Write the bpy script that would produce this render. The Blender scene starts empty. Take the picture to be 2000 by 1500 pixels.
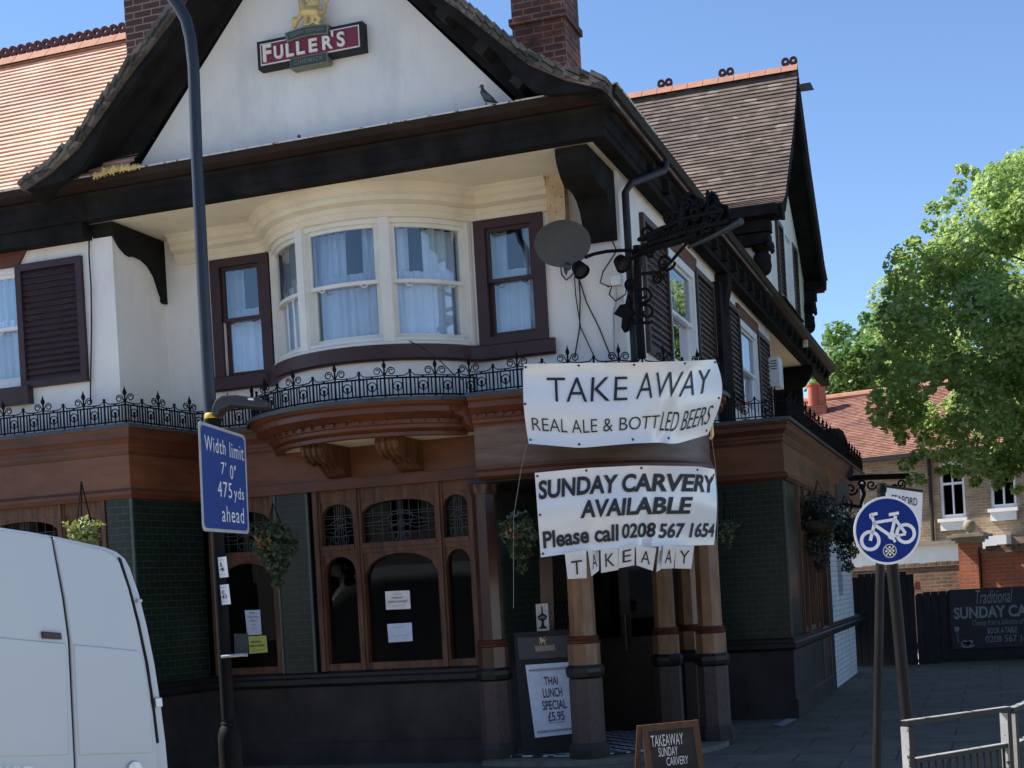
import bpy, bmesh, math, random
from mathutils import Vector, Matrix
random.seed(7)
C = bpy.context.scene.collection

# ------------------------------------------------------------------ camera, light
ROLL, FPX, V0, EYE = .057, 2740., 417., 1.6
TH = math.atan(919/2740.)                      # camera heading, left of the +Y axis
cR, sR, cT, sT = math.cos(ROLL), math.sin(ROLL), math.cos(TH), math.sin(TH)
sc = bpy.context.scene
cam = bpy.data.cameras.new('camera'); camo = bpy.data.objects.new('camera', cam); C.objects.link(camo)
cam.sensor_width = 36; cam.lens = 36*FPX/2000
cam.shift_x = -V0*sR/2000; cam.shift_y = V0*cR/2000
cam.clip_start = .1; cam.clip_end = 5000
rt, up, bk = Vector((cT, sT, 0)), Vector((0, 0, 1)), Vector((sT, -cT, 0))
xr = rt*cR - up*sR; yr = up*cR + rt*sR
camo.matrix_world = Matrix(((xr.x, yr.x, bk.x, 0), (xr.y, yr.y, bk.y, 0), (xr.z, yr.z, bk.z, EYE), (0, 0, 0, 1)))
sc.camera = camo

SUN_EL, SUN_AZ = math.radians(46), math.radians(-90.5)   # azimuth clockwise from +Y
sun_to = Vector((math.cos(SUN_EL)*math.sin(SUN_AZ), math.cos(SUN_EL)*math.cos(SUN_AZ), math.sin(SUN_EL)))
w = bpy.data.worlds.new('World'); sc.world = w; w.use_nodes = True
sky = w.node_tree.nodes.new('ShaderNodeTexSky'); sky.sky_type = 'NISHITA'; sky.sun_disc = False
sky.sun_elevation = SUN_EL; sky.sun_rotation = SUN_AZ; sky.air_density = 1.0; sky.dust_density = .0; sky.ozone_density = 4.6; sky.altitude = 1500
bgn = w.node_tree.nodes['Background']; bgn.inputs[1].default_value = .112
w.node_tree.links.new(sky.outputs[0], bgn.inputs[0])
sl = bpy.data.lights.new('sun', 'SUN'); sl.energy = 5.0; sl.angle = math.radians(.5); sl.color = (1, .93, .82)
so = bpy.data.objects.new('sun', sl); C.objects.link(so); so.rotation_euler = sun_to.to_track_quat('Z', 'Y').to_euler()
so.location = (0, 0, 30)
vs = sc.view_settings; vs.view_transform = 'Standard'; vs.look = 'None'; vs.exposure = .95; vs.gamma = 1
sc.cycles.max_bounces = 8; sc.cycles.transparent_max_bounces = 24

# ------------------------------------------------------------------ survey helpers (photo pixel -> place)
def ray(x, y):
    dx, dy = x-1000, y-750
    u = dx*cR-dy*sR; v = dx*sR+dy*cR
    a = u/FPX
    return Vector((-sT+a*cT, cT+a*sT, -(v-V0)/FPX))
EY = Vector((0, 0, EYE))
def aY(x, y, Y): r = ray(x, y); return EY + r*(Y/r.y)
def aX(x, y, X): r = ray(x, y); return EY + r*(X/r.x)
def aZ(x, y, Z): r = ray(x, y); return EY + r*((Z-EYE)/r.z)
def aD(x, y, d): return EY + ray(x, y)*d
def aP(x, y, p0, n): r = ray(x, y); return EY + r*((p0-EY).dot(n)/r.dot(n))
FWD = Vector((-sT, cT, 0)); RGT = Vector((cT, sT, 0)); UP = Vector((0, 0, 1))

# ------------------------------------------------------------------ materials
def newmat(name):
    m = bpy.data.materials.new(name); m.use_nodes = True
    nt = m.node_tree; return m, nt, nt.nodes['Principled BSDF']
def L(nt, a, b): nt.links.new(a, b)
def coords(nt, kind='obj'):
    if kind == 'obj':
        return nt.nodes.new('ShaderNodeTexCoord').outputs['Object']
    # box map: (horizontal run, height) on any upright face
    tc = nt.nodes.new('ShaderNodeTexCoord'); ge = nt.nodes.new('ShaderNodeNewGeometry')
    s = nt.nodes.new('ShaderNodeSeparateXYZ'); L(nt, tc.outputs['Object'], s.inputs[0])
    n = nt.nodes.new('ShaderNodeSeparateXYZ'); L(nt, ge.outputs['True Normal'], n.inputs[0])
    ab = nt.nodes.new('ShaderNodeMath'); ab.operation = 'ABSOLUTE'; L(nt, n.outputs[0], ab.inputs[0])
    gt = nt.nodes.new('ShaderNodeMath'); gt.operation = 'GREATER_THAN'; gt.inputs[1].default_value = .7; L(nt, ab.outputs[0], gt.inputs[0])
    mx = nt.nodes.new('ShaderNodeMix'); L(nt, gt.outputs[0], mx.inputs[0]); L(nt, s.outputs[0], mx.inputs[2]); L(nt, s.outputs[1], mx.inputs[3])
    c = nt.nodes.new('ShaderNodeCombineXYZ'); L(nt, mx.outputs[0], c.inputs[0]); L(nt, s.outputs[2], c.inputs[1])
    return c.outputs[0]
def noise(nt, vec, scale, detail=4, rough=.55, stretch=None):
    if stretch:
        mp = nt.nodes.new('ShaderNodeMapping'); mp.inputs['Scale'].default_value = stretch; L(nt, vec, mp.inputs[0]); vec = mp.outputs[0]
    n = nt.nodes.new('ShaderNodeTexNoise'); n.inputs['Scale'].default_value = scale; n.inputs['Detail'].default_value = detail
    n.inputs['Roughness'].default_value = rough; L(nt, vec, n.inputs['Vector']); return n.outputs[0]
def ramp(nt, fac, stops):
    r = nt.nodes.new('ShaderNodeValToRGB'); e = r.color_ramp.elements
    while len(e) < len(stops): e.new(.5)
    for k, (p, c) in enumerate(stops): e[k].position = p; e[k].color = tuple(c)+((1,) if len(c) == 3 else ())
    L(nt, fac, r.inputs[0]); return r.outputs[0]
def mix(nt, fac, a, b, mode='MIX'):
    m = nt.nodes.new('ShaderNodeMix'); m.data_type = 'RGBA'; m.blend_type = mode
    if isinstance(fac, (int, float)): m.inputs[0].default_value = fac
    else: L(nt, fac, m.inputs[0])
    for s, v in ((m.inputs[6], a), (m.inputs[7], b)):
        if isinstance(v, tuple): s.default_value = v+(1,) if len(v) == 3 else v
        else: L(nt, v, s)
    return m.outputs[2]
def bump(nt, bs, h, strength=.3, dist=.01):
    b = nt.nodes.new('ShaderNodeBump'); b.inputs['Strength'].default_value = strength; b.inputs['Distance'].default_value = dist
    L(nt, h, b.inputs['Height']); L(nt, b.outputs[0], bs.inputs['Normal'])
def scaled(c, k): return tuple(min(1, x*k) for x in c)
def paint(name, col, rough=.5, var=.25, scale=3., fine=40., bmp=.15, spec=.5, chips=None, chipamt=.7, metal=0, stretch=None, dirt=None, streak=None):
    m, nt, b = newmat(name); v = coords(nt)
    n1 = noise(nt, v, scale, 6, .6, stretch); n2 = noise(nt, v, fine, 4, .6)
    c = ramp(nt, n1, [(.3, scaled(col, 1-var)), (.7, scaled(col, 1+var))])
    if dirt:
        n4 = noise(nt, v, 1.3, 8, .7, (1.2, 1.2, .5)); f = ramp(nt, n4, [(.5, (0, 0, 0)), (.72, (1, 1, 1))]); c = mix(nt, f, c, dirt)
    if streak:
        n5 = noise(nt, v, 5, 7, .65, (3.2, 3.2, .22)); f5 = ramp(nt, n5, [(.60, (0, 0, 0)), (.90, (.35, .35, .35))]); c = mix(nt, f5, c, streak)
    if chips:
        n3 = noise(nt, v, 14, 8, .7); f = ramp(nt, n3, [(chipamt, (0, 0, 0)), (chipamt+.03, (1, 1, 1))]); c = mix(nt, f, c, chips)
    L(nt, c, b.inputs['Base Color']); b.inputs['Roughness'].default_value = rough; b.inputs['Metallic'].default_value = metal
    b.inputs['Specular IOR Level'].default_value = spec
    if bmp: bump(nt, b, n2, bmp, .006)
    return m
def brick(name, c1, c2, mortar, bw, bh, ms=.008, rough=.85, bmp=.5, offset=.5, noise_amt=.5, bias=0, kind='box', soot=None):
    m, nt, b = newmat(name); v = coords(nt, kind)
    t = nt.nodes.new('ShaderNodeTexBrick'); L(nt, v, t.inputs['Vector'])
    t.inputs['Color1'].default_value = c1+(1,); t.inputs['Color2'].default_value = c2+(1,); t.inputs['Mortar'].default_value = mortar+(1,)
    t.inputs['Scale'].default_value = 1; t.inputs['Brick Width'].default_value = bw; t.inputs['Row Height'].default_value = bh
    t.inputs['Mortar Size'].default_value = ms; t.inputs['Mortar Smooth'].default_value = .2; t.inputs['Bias'].default_value = bias; t.offset = offset
    o = coords(nt); n1 = noise(nt, o, 2.2, 6, .65)
    c = mix(nt, noise_amt, t.outputs[0], ramp(nt, n1, [(.3, (.35, .35, .35)), (.7, (1.25, 1.2, 1.15))]), 'MULTIPLY')
    if soot:
        f = ramp(nt, noise(nt, o, 1.6, 6, .7), [(.45, (0, 0, 0)), (.65, (.85, .85, .85))]); c = mix(nt, f, c, soot)
    L(nt, c, b.inputs['Base Color']); b.inputs['Roughness'].default_value = rough
    if bmp:
        inv = nt.nodes.new('ShaderNodeMath'); inv.operation = 'SUBTRACT'; inv.inputs[0].default_value = 1; L(nt, t.outputs[1], inv.inputs[1])
        bump(nt, b, inv.outputs[0], bmp, .008)
    return m
def woodmat(name, dark, light, rough=.35, coat=.25, stretch=(1, 1, 9)):
    m, nt, b = newmat(name); v = coords(nt)
    n1 = noise(nt, v, 3.5, 8, .65, stretch); n2 = noise(nt, v, .9, 3, .5)
    c = ramp(nt, n1, [(.32, dark), (.68, light)])
    c = mix(nt, .7, c, ramp(nt, n2, [(.3, (.5, .45, .42)), (.7, (1.2, 1.2, 1.2))]), 'MULTIPLY')
    L(nt, c, b.inputs['Base Color']); b.inputs['Roughness'].default_value = rough; b.inputs['Coat Weight'].default_value = coat; b.inputs['Coat Roughness'].default_value = .25
    bump(nt, b, n1, .15, .004); return m
def tilemat(name, cols, lich=None, sx=6., sz=10.):
    # roof tiles: courses are geometry, single tiles vary in colour
    m, nt, b = newmat(name); v = coords(nt)
    mp = nt.nodes.new('ShaderNodeMapping'); mp.inputs['Scale'].default_value = (sx, sx, sz); L(nt, v, mp.inputs[0])
    wn = nt.nodes.new('ShaderNodeTexVoronoi'); wn.inputs['Scale'].default_value = 1; L(nt, mp.outputs[0], wn.inputs['Vector'])
    s = nt.nodes.new('ShaderNodeSeparateColor'); L(nt, wn.outputs['Color'], s.inputs[0])
    c = ramp(nt, s.outputs[0], cols)
    n1 = noise(nt, v, 1.1, 5, .6); c = mix(nt, .6, c, ramp(nt, n1, [(.3, (.5, .5, .52)), (.7, (1.25, 1.2, 1.15))]), 'MULTIPLY')
    if lich:
        f = ramp(nt, noise(nt, v, 9, 8, .75), [(.6, (0, 0, 0)), (.7, (.8, .8, .8))]); c = mix(nt, f, c, lich)
    L(nt, c, b.inputs['Base Color']); b.inputs['Roughness'].default_value = .85
    bump(nt, b, noise(nt, v, 60, 4), .3, .006); return m
def plain(name, col, rough=.6, metal=0, emis=None):
    m, nt, b = newmat(name); v = coords(nt)
    n = noise(nt, v, 9, 5, .6); c = ramp(nt, n, [(.3, scaled(col, .88)), (.7, scaled(col, 1.12))]); L(nt, c, b.inputs['Base Color'])
    b.inputs['Roughness'].default_value = rough; b.inputs['Metallic'].default_value = metal; return m
def glassmat(name, tint=(.9, .95, 1), rough=.0, base=.05, wob=.04, gain=1.):
    m = bpy.data.materials.new(name); m.use_nodes = True; nt = m.node_tree; nt.nodes.clear()
    o = nt.nodes.new('ShaderNodeOutputMaterial'); t = nt.nodes.new('ShaderNodeBsdfTransparent'); t.inputs[0].default_value = tint+(1,)
    g = nt.nodes.new('ShaderNodeBsdfGlossy'); g.inputs[1].default_value = rough
    lw = nt.nodes.new('ShaderNodeFresnel'); lw.inputs[0].default_value = 1.5
    ad = nt.nodes.new('ShaderNodeMath'); ad.operation = 'MULTIPLY_ADD'; ad.inputs[1].default_value = gain; ad.inputs[2].default_value = base; L(nt, lw.outputs[0], ad.inputs[0])
    b = nt.nodes.new('ShaderNodeBump'); b.inputs['Strength'].default_value = wob; b.inputs['Distance'].default_value = .02
    L(nt, noise(nt, coords(nt), 2.5, 2), b.inputs['Height']); L(nt, b.outputs[0], g.inputs['Normal'])
    x = nt.nodes.new('ShaderNodeMixShader'); L(nt, ad.outputs[0], x.inputs[0]); L(nt, t.outputs[0], x.inputs[1]); L(nt, g.outputs[0], x.inputs[2]); L(nt, x.outputs[0], o.inputs[0])
    return m
def leafmat(name, cols, trans=.35, scale=1.3):
    m, nt, b = newmat(name); v = coords(nt)
    n = noise(nt, v, scale, 4, .7); n2 = noise(nt, v, 14, 2, .5)
    mx = nt.nodes.new('ShaderNodeMath'); mx.operation = 'MULTIPLY_ADD'; L(nt, n2, mx.inputs[0]); mx.inputs[1].default_value = .6; 
    ad = nt.nodes.new('ShaderNodeMath'); ad.operation = 'MULTIPLY'; L(nt, n, ad.inputs[0]); ad.inputs[1].default_value = .45; L(nt, ad.outputs[0], mx.inputs[2])
    c = ramp(nt, mx.outputs[0], cols); L(nt, c, b.inputs['Base Color']); b.inputs['Roughness'].default_value = .45
    t = nt.nodes.new('ShaderNodeBsdfTranslucent'); L(nt, c, t.inputs[0]); x = nt.nodes.new('ShaderNodeMixShader'); x.inputs[0].default_value = trans
    L(nt, b.outputs[0], x.inputs[1]); L(nt, t.outputs[0], x.inputs[2]); L(nt, x.outputs[0], nt.nodes['Material Output'].inputs[0]); return m

M = {}
M['render'] = paint('white_render', (.83, .80, .745), .85, .04, 2, 90, .45, .15, dirt=(.66, .64, .60), streak=(.50, .49, .46))
M['cream'] = paint('cream_paint', (.76, .675, .52), .6, .08, 3, 50, .12, .3, chips=(.28, .22, .15), chipamt=.7)
M['offwhite'] = paint('off_white_joinery', (.75, .73, .66), .5, .08, 4, 50, .12, .4, chips=(.2, .18, .14), chipamt=.7)
M['whitewood'] = paint('white_joinery', (.78, .78, .77), .45, .05, 4, 50, .1, .4)
M['blacktimber'] = paint('black_timber', (.018, .0175, .0175), .85, .4, 4, 60, .3, .04, chips=(.035, .03, .027), chipamt=.69)
M['modillion'] = paint('lit_modillion', (.035, .034, .033), .8, .3, 6, 60, .3, .1)  # paler than the black timber, painting in the light the blocks catch
M['maroon'] = paint('maroon_timber', (.045, .018, .017), .45, .2, 4, 60, .15, .4, chips=(.35, .33, .31), chipamt=.745)
M['shutter'] = paint('shutter_brown', (.042, .022, .022), .5, .25, 5, 60, .2, .35, chips=(.45, .42, .4), chipamt=.735)
M['shutter_side'] = paint('shutter_side_brown', (.06, .035, .026), .5, .25, 5, 60, .2, .35, chips=(.3, .28, .26), chipamt=.745)
M['rust'] = paint('rust_red_paint', (.13, .04, .022), .6, .2, 4, 50, .15, .3)
M['gutter'] = paint('gutter_brown', (.022, .013, .009), .65, .4, 3, 50, .3, .2, chips=(.07, .055, .04), chipamt=.66)
M['frieze'] = woodmat('varnished_wood_frieze', (.12, .037, .012), (.215, .073, .024), .5, .08, (.7, .7, 2.6))
M['cornice'] = woodmat('varnished_wood_cornice', (.085, .024, .009), (.155, .047, .017), .5, .08, (.7, .7, 2.6))
M['joinery'] = woodmat('pub_window_wood', (.05, .019, .007), (.19, .08, .028), .6, .03, (6, 6, .7))
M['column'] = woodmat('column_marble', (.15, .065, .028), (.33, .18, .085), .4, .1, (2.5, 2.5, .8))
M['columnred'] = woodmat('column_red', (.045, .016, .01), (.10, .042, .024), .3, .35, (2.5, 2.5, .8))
M['granite'] = paint('granite', (.07, .046, .036), .55, .3, 30, 120, .1, .4)
M['darkgranite'] = paint('dark_granite', (.037, .029, .025), .6, .4, 2.5, 90, .12, .25, dirt=(.055, .046, .038))
M['blackstone'] = paint('black_moulding', (.013, .012, .012), .4, .3, 4, 60, .15, .4)
M['lead'] = paint('lead_flashing', (.06, .065, .07), .55, .35, 5, 40, .25, .4, chips=(.4, .4, .4), chipamt=.7)
M['lead_dark'] = paint('dark_lead', (.02, .021, .023), .6, .3, 5, 40, .25, .3)
M['tilegreen'] = brick('green_glazed_tile', (.007, .0165, .0105), (.012, .026, .016), (.045, .065, .05), .155, .068, .0036, .3, .25, .5, .5)
M['whitebrick'] = brick('white_painted_brick', (.62, .63, .65), (.7, .7, .72), (.42, .43, .45), .225, .075, .008, .7, .5, .5, .3)
M['brickred'] = brick('chimney_brick', (.32, .085, .042), (.12, .04, .026), (.30, .25, .21), .225, .075, .008, .9, .6, .5, .75, soot=(.035, .024, .02))
M['brickdark'] = brick('dark_chimney_brick', (.075, .036, .03), (.05, .027, .024), (.2, .17, .15), .225, .075, .007, .9, .6, .5, .5)
M['brickstock'] = brick('stock_brick', (.40, .285, .175), (.27, .175, .11), (.38, .33, .26), .225, .075, .01, .9, .5, .5, .6)
M['brickwall'] = brick('garden_wall_brick', (.24, .13, .08), (.14, .08, .055), (.22, .19, .16), .225, .075, .01, .9, .6, .5, .6)
M['brickpier'] = brick('red_pier_brick', (.46, .12, .055), (.34, .09, .05), (.3, .22, .17), .225, .075, .008, .85, .5, .5, .5)
M['tilenew'] = tilemat('new_clay_tile', [(0, (.62, .37, .27)), (.5, (.69, .43, .32)), (1, (.76, .50, .38))])
M['tileold'] = tilemat('old_clay_tile', [(0, (.085, .062, .052)), (.45, (.12, .086, .071)), (.85, (.155, .118, .098)), (1, (.27, .21, .17))], lich=(.27, .235, .19))
M['tileedge'] = tilemat('verge_tile', [(0, (.04, .037, .033)), (.5, (.09, .083, .072)), (1, (.17, .155, .135))], lich=(.27, .25, .21))
M['tilefar'] = tilemat('far_house_tile', [(0, (.22, .10, .07)), (.5, (.29, .14, .10)), (1, (.36, .19, .14))])
M['ridge'] = paint('ridge_tile', (.42, .21, .145), .85, .15, 6, 60, .3, .2)
M['ridgedark'] = paint('ridge_cresting', (.11, .038, .03), .8, .2, 6, 60, .2, .2)
M['iron'] = paint('black_iron', (.006, .006, .0062), .65, .3, 6, 60, .25, .12)
M['ironbrown'] = paint('painted_iron_brown', (.014, .009, .008), .6, .3, 6, 60, .25, .5)
M['column_blue'] = paint('lamp_column_paint', (.014, .018, .029), .4, .2, 5, 60, .12, .5)
M['darkgrey'] = paint('dark_grey_plastic', (.028, .03, .033), .4, .2, 5, 60, .1, .5)
M['dish'] = paint('dish_grey', (.075, .077, .078), .55, .12, 5, 60, .1, .4)
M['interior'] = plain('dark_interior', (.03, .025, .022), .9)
M['glass'] = glassmat('window_glass', (.8, .9, 1), .0, .13)
M['glassdark'] = glassmat('pub_glass', (.5, .5, .47), .0, 0, .015, .45)
M['curtain'] = paint('net_curtain', (.80, .83, .86), .9, .08, 5, 40, 0, .1)
M['drape'] = paint('grey_drape', (.5, .5, .47), .9, .2, 6, 40, 0, .1, stretch=(6, 6, .4))
M['leading'] = plain('lead_came', (.085, .085, .085), .6)
M['gold'] = paint('gilt', (.62, .46, .18), .42, .25, 8, 60, .3, .5, metal=.25)
M['signred'] = paint('sign_crimson', (.19, .022, .045), .5, .1, 4, 60, .05, .4)
M['signgreen'] = paint('sign_green', (.035, .06, .048), .5, .15, 5, 60, .05, .4)
M['signgrey'] = paint('sign_grey_green', (.16, .17, .13), .5, .2, 6, 60, .1, .4)
M['ivory'] = plain('ivory_paint', (.74, .69, .6), .5)
M['black'] = plain('matt_black', (.011, .011, .0115), .75)
M['stepstone'] = paint('worn_step', (.17, .15, .12), .85, .25, 5, 60, .3, .2, dirt=(.08, .07, .06))
M['vinyl'] = paint('white_vinyl', (.88, .86, .82), .2, .03, 2, 7, .09, .9)
M['paper'] = plain('white_paper', (.82, .79, .73), .8)
M['bluepaper'] = plain('cool_paper', (.62, .68, .78), .8)
M['yellowpaper'] = plain('yellow_paper', (.58, .6, .12), .8)
M['ink'] = plain('black_ink', (.02, .021, .025), .6)
M['greyink'] = plain('grey_ink', (.22, .22, .23), .7)
M['navyink'] = plain('navy_ink', (.02, .035, .07), .6)
M['signblue'] = paint('sign_blue', (.026, .062, .25), .5, .06, 4, 60, .03, .25)
M['bikeblue'] = paint('roundel_blue', (.004, .026, .20), .6, .04, 4, 60, .02, .2)
M['white'] = plain('white_sheeting', (.82, .82, .82), .4)
M['greysign'] = paint('sign_edge_grey', (.42, .43, .43), .5, .15, 6, 60, .1, .4)
M['vanwhite'] = paint('van_paint', (.53, .56, .58), .22, .03, 1.2, 5, .03, .5, dirt=(.55, .56, .56))
M['rubber'] = plain('black_rubber', (.015, .015, .015), .8)
M['redlens'] = plain('dark_red_lens', (.045, .012, .014), .4)
M['yellow'] = plain('yellow_band', (.62, .42, .02), .5)
M['steel'] = paint('steel_band', (.6, .6, .6), .35, .15, 8, 60, .1, .5, metal=.8)
M['rail'] = paint('sunlit_peeling_rail', (.32, .32, .315), .6, .15, 6, 60, .25, .35, chips=(.014, .014, .014), chipamt=.56)  # pale tone stands in for sunlight on rail faces; dark chips are peeling
M['raildark'] = paint('dark_guard_rail', (.010, .0095, .0095), .5, .3, 6, 60, .25, .2, chips=(.3, .3, .29), chipamt=.74)
M['dimletter'] = plain('dim_letter', (.26, .27, .29), .8)
M['chalk'] = paint('blackboard', (.02, .021, .022), .7, .3, 6, 60, .05, .3)
M['boardwood'] = woodmat('board_wood', (.05, .022, .011), (.12, .052, .024), .7, .0, (4, 4, 1))
M['chalkwhite'] = plain('chalk_white', (.62, .62, .62), .9)
M['slate'] = plain('slate_grey_panel', (.03, .036, .045), .45)
M['straw'] = plain('straw', (.85, .66, .28), .9)
M['lip_sunlight'] = paint('painted_sunlit_lip', (.66, .66, .64), .8, .15, 8, 60, .2, .2, chips=(.08, .07, .06), chipamt=.55)  # pale lip colour stands in for sun along the gutter edge
M['worn'] = plain('worn_gilt', (.13, .10, .06), .7)
M['dullboard'] = plain('dull_sign_board', (.10, .09, .07), .8)
M['pavement'] = brick('pavement_slab', (.135, .108, .078), (.105, .086, .064), (.042, .036, .029), .9, .6, .012, .85, .4, .5, .7, kind='obj')
M['asphalt'] = paint('asphalt', (.36, .33, .275), .9, .12, 3, 120, .3, .3)
M['kerb'] = paint('kerb_granite', (.22, .22, .22), .85, .2, 8, 80, .2, .3)
M['fence'] = paint('black_fence', (.016, .015, .016), .6, .3, 4, 60, .2, .3)
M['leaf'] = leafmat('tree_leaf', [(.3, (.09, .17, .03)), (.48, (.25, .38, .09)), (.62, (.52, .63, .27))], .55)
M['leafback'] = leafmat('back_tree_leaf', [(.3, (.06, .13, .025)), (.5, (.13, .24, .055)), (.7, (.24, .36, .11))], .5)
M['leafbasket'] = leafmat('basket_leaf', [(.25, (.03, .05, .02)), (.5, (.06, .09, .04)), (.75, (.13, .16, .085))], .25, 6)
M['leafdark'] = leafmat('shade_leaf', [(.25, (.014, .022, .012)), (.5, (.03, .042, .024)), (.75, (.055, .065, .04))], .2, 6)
M['leafvar'] = leafmat('variegated_leaf', [(.25, (.10, .16, .03)), (.5, (.3, .34, .10)), (.75, (.5, .5, .25))], .3, 6)
M['flower'] = leafmat('orange_flower', [(.25, (.2, .07, .02)), (.5, (.32, .13, .03)), (.75, (.4, .25, .08))], .2, 8)
M['bark'] = paint('bark', (.07, .055, .04), .9, .3, 6, 40, .6, .2)
M['stone'] = paint('stone', (.27, .24, .19), .85, .2, 5, 60, .3, .3)
M['floortile'] = None
def checker():
    m, nt, b = newmat('checker_floor'); v = coords(nt); t = nt.nodes.new('ShaderNodeTexChecker'); t.inputs['Scale'].default_value = 9
    t.inputs[1].default_value = (.45, .45, .44, 1); t.inputs[2].default_value = (.02, .02, .022, 1); L(nt, v, t.inputs[0]); L(nt, t.outputs[0], b.inputs['Base Color']); b.inputs['Roughness'].default_value = .4; return m
M['floortile'] = checker()

# ------------------------------------------------------------------ mesh builder
class MB:
    def __init__(s): s.v = []; s.f = []
    def add(s, vs, fs):
        n = len(s.v); s.v += [tuple(p) for p in vs]; s.f += [tuple(i+n for i in f) for f in fs]; return s
    def mbox(s, P, u0, u1, w0, w1, z0, z1, n=1):
        # box in the (run, depth, height) frame of a wall, bent along the run when n > 1
        vs = []
        for i in range(n+1):
            u = u0+(u1-u0)*i/n
            vs += [P(u, w0, z0), P(u, w1, z0), P(u, w1, z1), P(u, w0, z1)]
        fs = [(3, 2, 1, 0), tuple(4*n+k for k in range(4))]
        for i in range(n):
            for k in range(4): a = 4*i+k; b = 4*i+(k+1) % 4; fs.append((a, b, b+4, a+4))
        return s.add(vs, fs)
    def box(s, x0, x1, y0, y1, z0, z1): return s.mbox(lambda u, w, z: (u, w, z), x0, x1, y0, y1, z0, z1)
    def obox(s, c, ax, ay, az, hx, hy, hz):
        c = Vector(c); ax, ay, az = [Vector(a).normalized() for a in (ax, ay, az)]
        return s.mbox(lambda u, w, z: c+ax*u+ay*w+az*z, -hx, hx, -hy, hy, -hz, hz)
    def prism(s, pts, vec):
        n = len(pts); pts = [Vector(p) for p in pts]; vec = Vector(vec)
        fs = [tuple(range(n))[::-1], tuple(range(n, 2*n))] + [(i, (i+1) % n, n+(i+1) % n, n+i) for i in range(n)]
        return s.add(pts+[p+vec for p in pts], fs)
    def tube(s, path, r, n=6, caps=True, closed=False):
        path = [Vector(p) for p in path]; m = len(path); rr = r if isinstance(r, (list, tuple)) else [r]*m
        vs = []; ref = None
        for i, p in enumerate(path):
            a = path[i-1] if (i or closed) else p; b = path[(i+1) % m] if (i < m-1 or closed) else p
            t = (b-a).normalized() if (b-a).length > 1e-9 else Vector((0, 0, 1))
            if ref is None: ref = t.orthogonal().normalized()
            x = (ref-t*ref.dot(t)); x = x.normalized() if x.length > 1e-6 else t.orthogonal().normalized(); ref = x; y = t.cross(x)
            for k in range(n): q = 2*math.pi*k/n; vs.append(p+(x*math.cos(q)+y*math.sin(q))*rr[i])
        fs = []
        for i in range(m if closed else m-1):
            j = (i+1) % m
            for k in range(n): fs.append((i*n+k, i*n+(k+1) % n, j*n+(k+1) % n, j*n+k))
        if caps and not closed: fs += [tuple(range(n))[::-1], tuple(range((m-1)*n, m*n))]
        return s.add(vs, fs)
    def lathe(s, c, prof, n=16, axis=None, xax=None, a0=0, a1=2*math.pi):
        c = Vector(c); z = Vector(axis or (0, 0, 1)).normalized(); x = Vector(xax).normalized() if xax else z.orthogonal().normalized(); y = z.cross(x)
        full = abs(a1-a0-2*math.pi) < 1e-6; k = n if full else n+1; vs = []
        for r, h in prof:
            for i in range(k): q = a0+(a1-a0)*i/n; vs.append(c+z*h+(x*math.cos(q)+y*math.sin(q))*max(r, 1e-4))
        fs = []
        for j in range(len(prof)-1):
            for i in range(n): i2 = (i+1) % k; fs.append((j*k+i, j*k+i2, (j+1)*k+i2, (j+1)*k+i))
        fs += [tuple(range(k))[::-1], tuple(range((len(prof)-1)*k, len(prof)*k))]
        return s.add(vs, fs)
    def sweep(s, path, prof, caps=True):
        # moulding: prof = [(offset to the right of travel, z)], closed round its section
        path = [Vector((p[0], p[1])) for p in path]; m = len(path); vs = []; n = len(prof)
        for i, p in enumerate(path):
            d0 = (p-path[i-1]).normalized() if i else None; d1 = (path[i+1]-p).normalized() if i < m-1 else None
            d0 = d0 or d1; d1 = d1 or d0
            n0 = Vector((d0.y, -d0.x)); n1 = Vector((d1.y, -d1.x)); b = (n0+n1); b = b/max(.3, (1+n0.dot(n1)))
            for o, z in prof: q = p+b*o; vs.append((q.x, q.y, z))
        fs = []
        for i in range(m-1):
            for k in range(n): fs.append((i*n+k, (i+1)*n+k, (i+1)*n+(k+1) % n, i*n+(k+1) % n))
        if caps: fs += [tuple(range(n)), tuple(range((m-1)*n, m*n))[::-1]]
        return s.add(vs, fs)
    def blob(s, c, r, n=8, sx=1, sy=1, sz=1):
        c = Vector(c); prof = [(math.sin(math.pi*i/n)*r, -math.cos(math.pi*i/n)*r) for i in range(n+1)]
        k = len(s.v); s.lathe((0, 0, 0), prof, n*2); s.v[k:] = [(c.x+p[0]*sx, c.y+p[1]*sy, c.z+p[2]*sz) for p in s.v[k:]]; return s
    def build(s, name, mat, parent=None, label=None, smooth=False, cat=None, group=None, kind=None, origin=None):
        me = bpy.data.meshes.new(name)
        root = parent
        while root is not None and root.parent: root = root.parent
        if root is not None: og = Vector(root.location)
        elif origin is not None: og = Vector(origin)
        else:
            xs = [p[0] for p in s.v]; ys = [p[1] for p in s.v]; zs = [p[2] for p in s.v]; og = Vector(((min(xs)+max(xs))/2, (min(ys)+max(ys))/2, min(zs)))
        me.from_pydata([(p[0]-og.x, p[1]-og.y, p[2]-og.z) for p in s.v], [], s.f); me.update()
        bm = bmesh.new(); bm.from_mesh(me); bmesh.ops.recalc_face_normals(bm, faces=bm.faces[:]); bm.to_mesh(me); bm.free()
        if smooth:
            me.polygons.foreach_set('use_smooth', [True]*len(me.polygons))
            try: me.set_sharp_from_angle(angle=math.radians(40))
            except Exception: pass
        o = bpy.data.objects.new(name, me); C.objects.link(o)
        if mat is not None: me.materials.append(M[mat] if isinstance(mat, str) else mat)
        if parent is None: o.location = og
        else: o.parent = parent
        if label: o['label'] = label
        if cat: o['category'] = cat
        if group: o['group'] = group
        if kind: o['kind'] = kind
        return o
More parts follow.
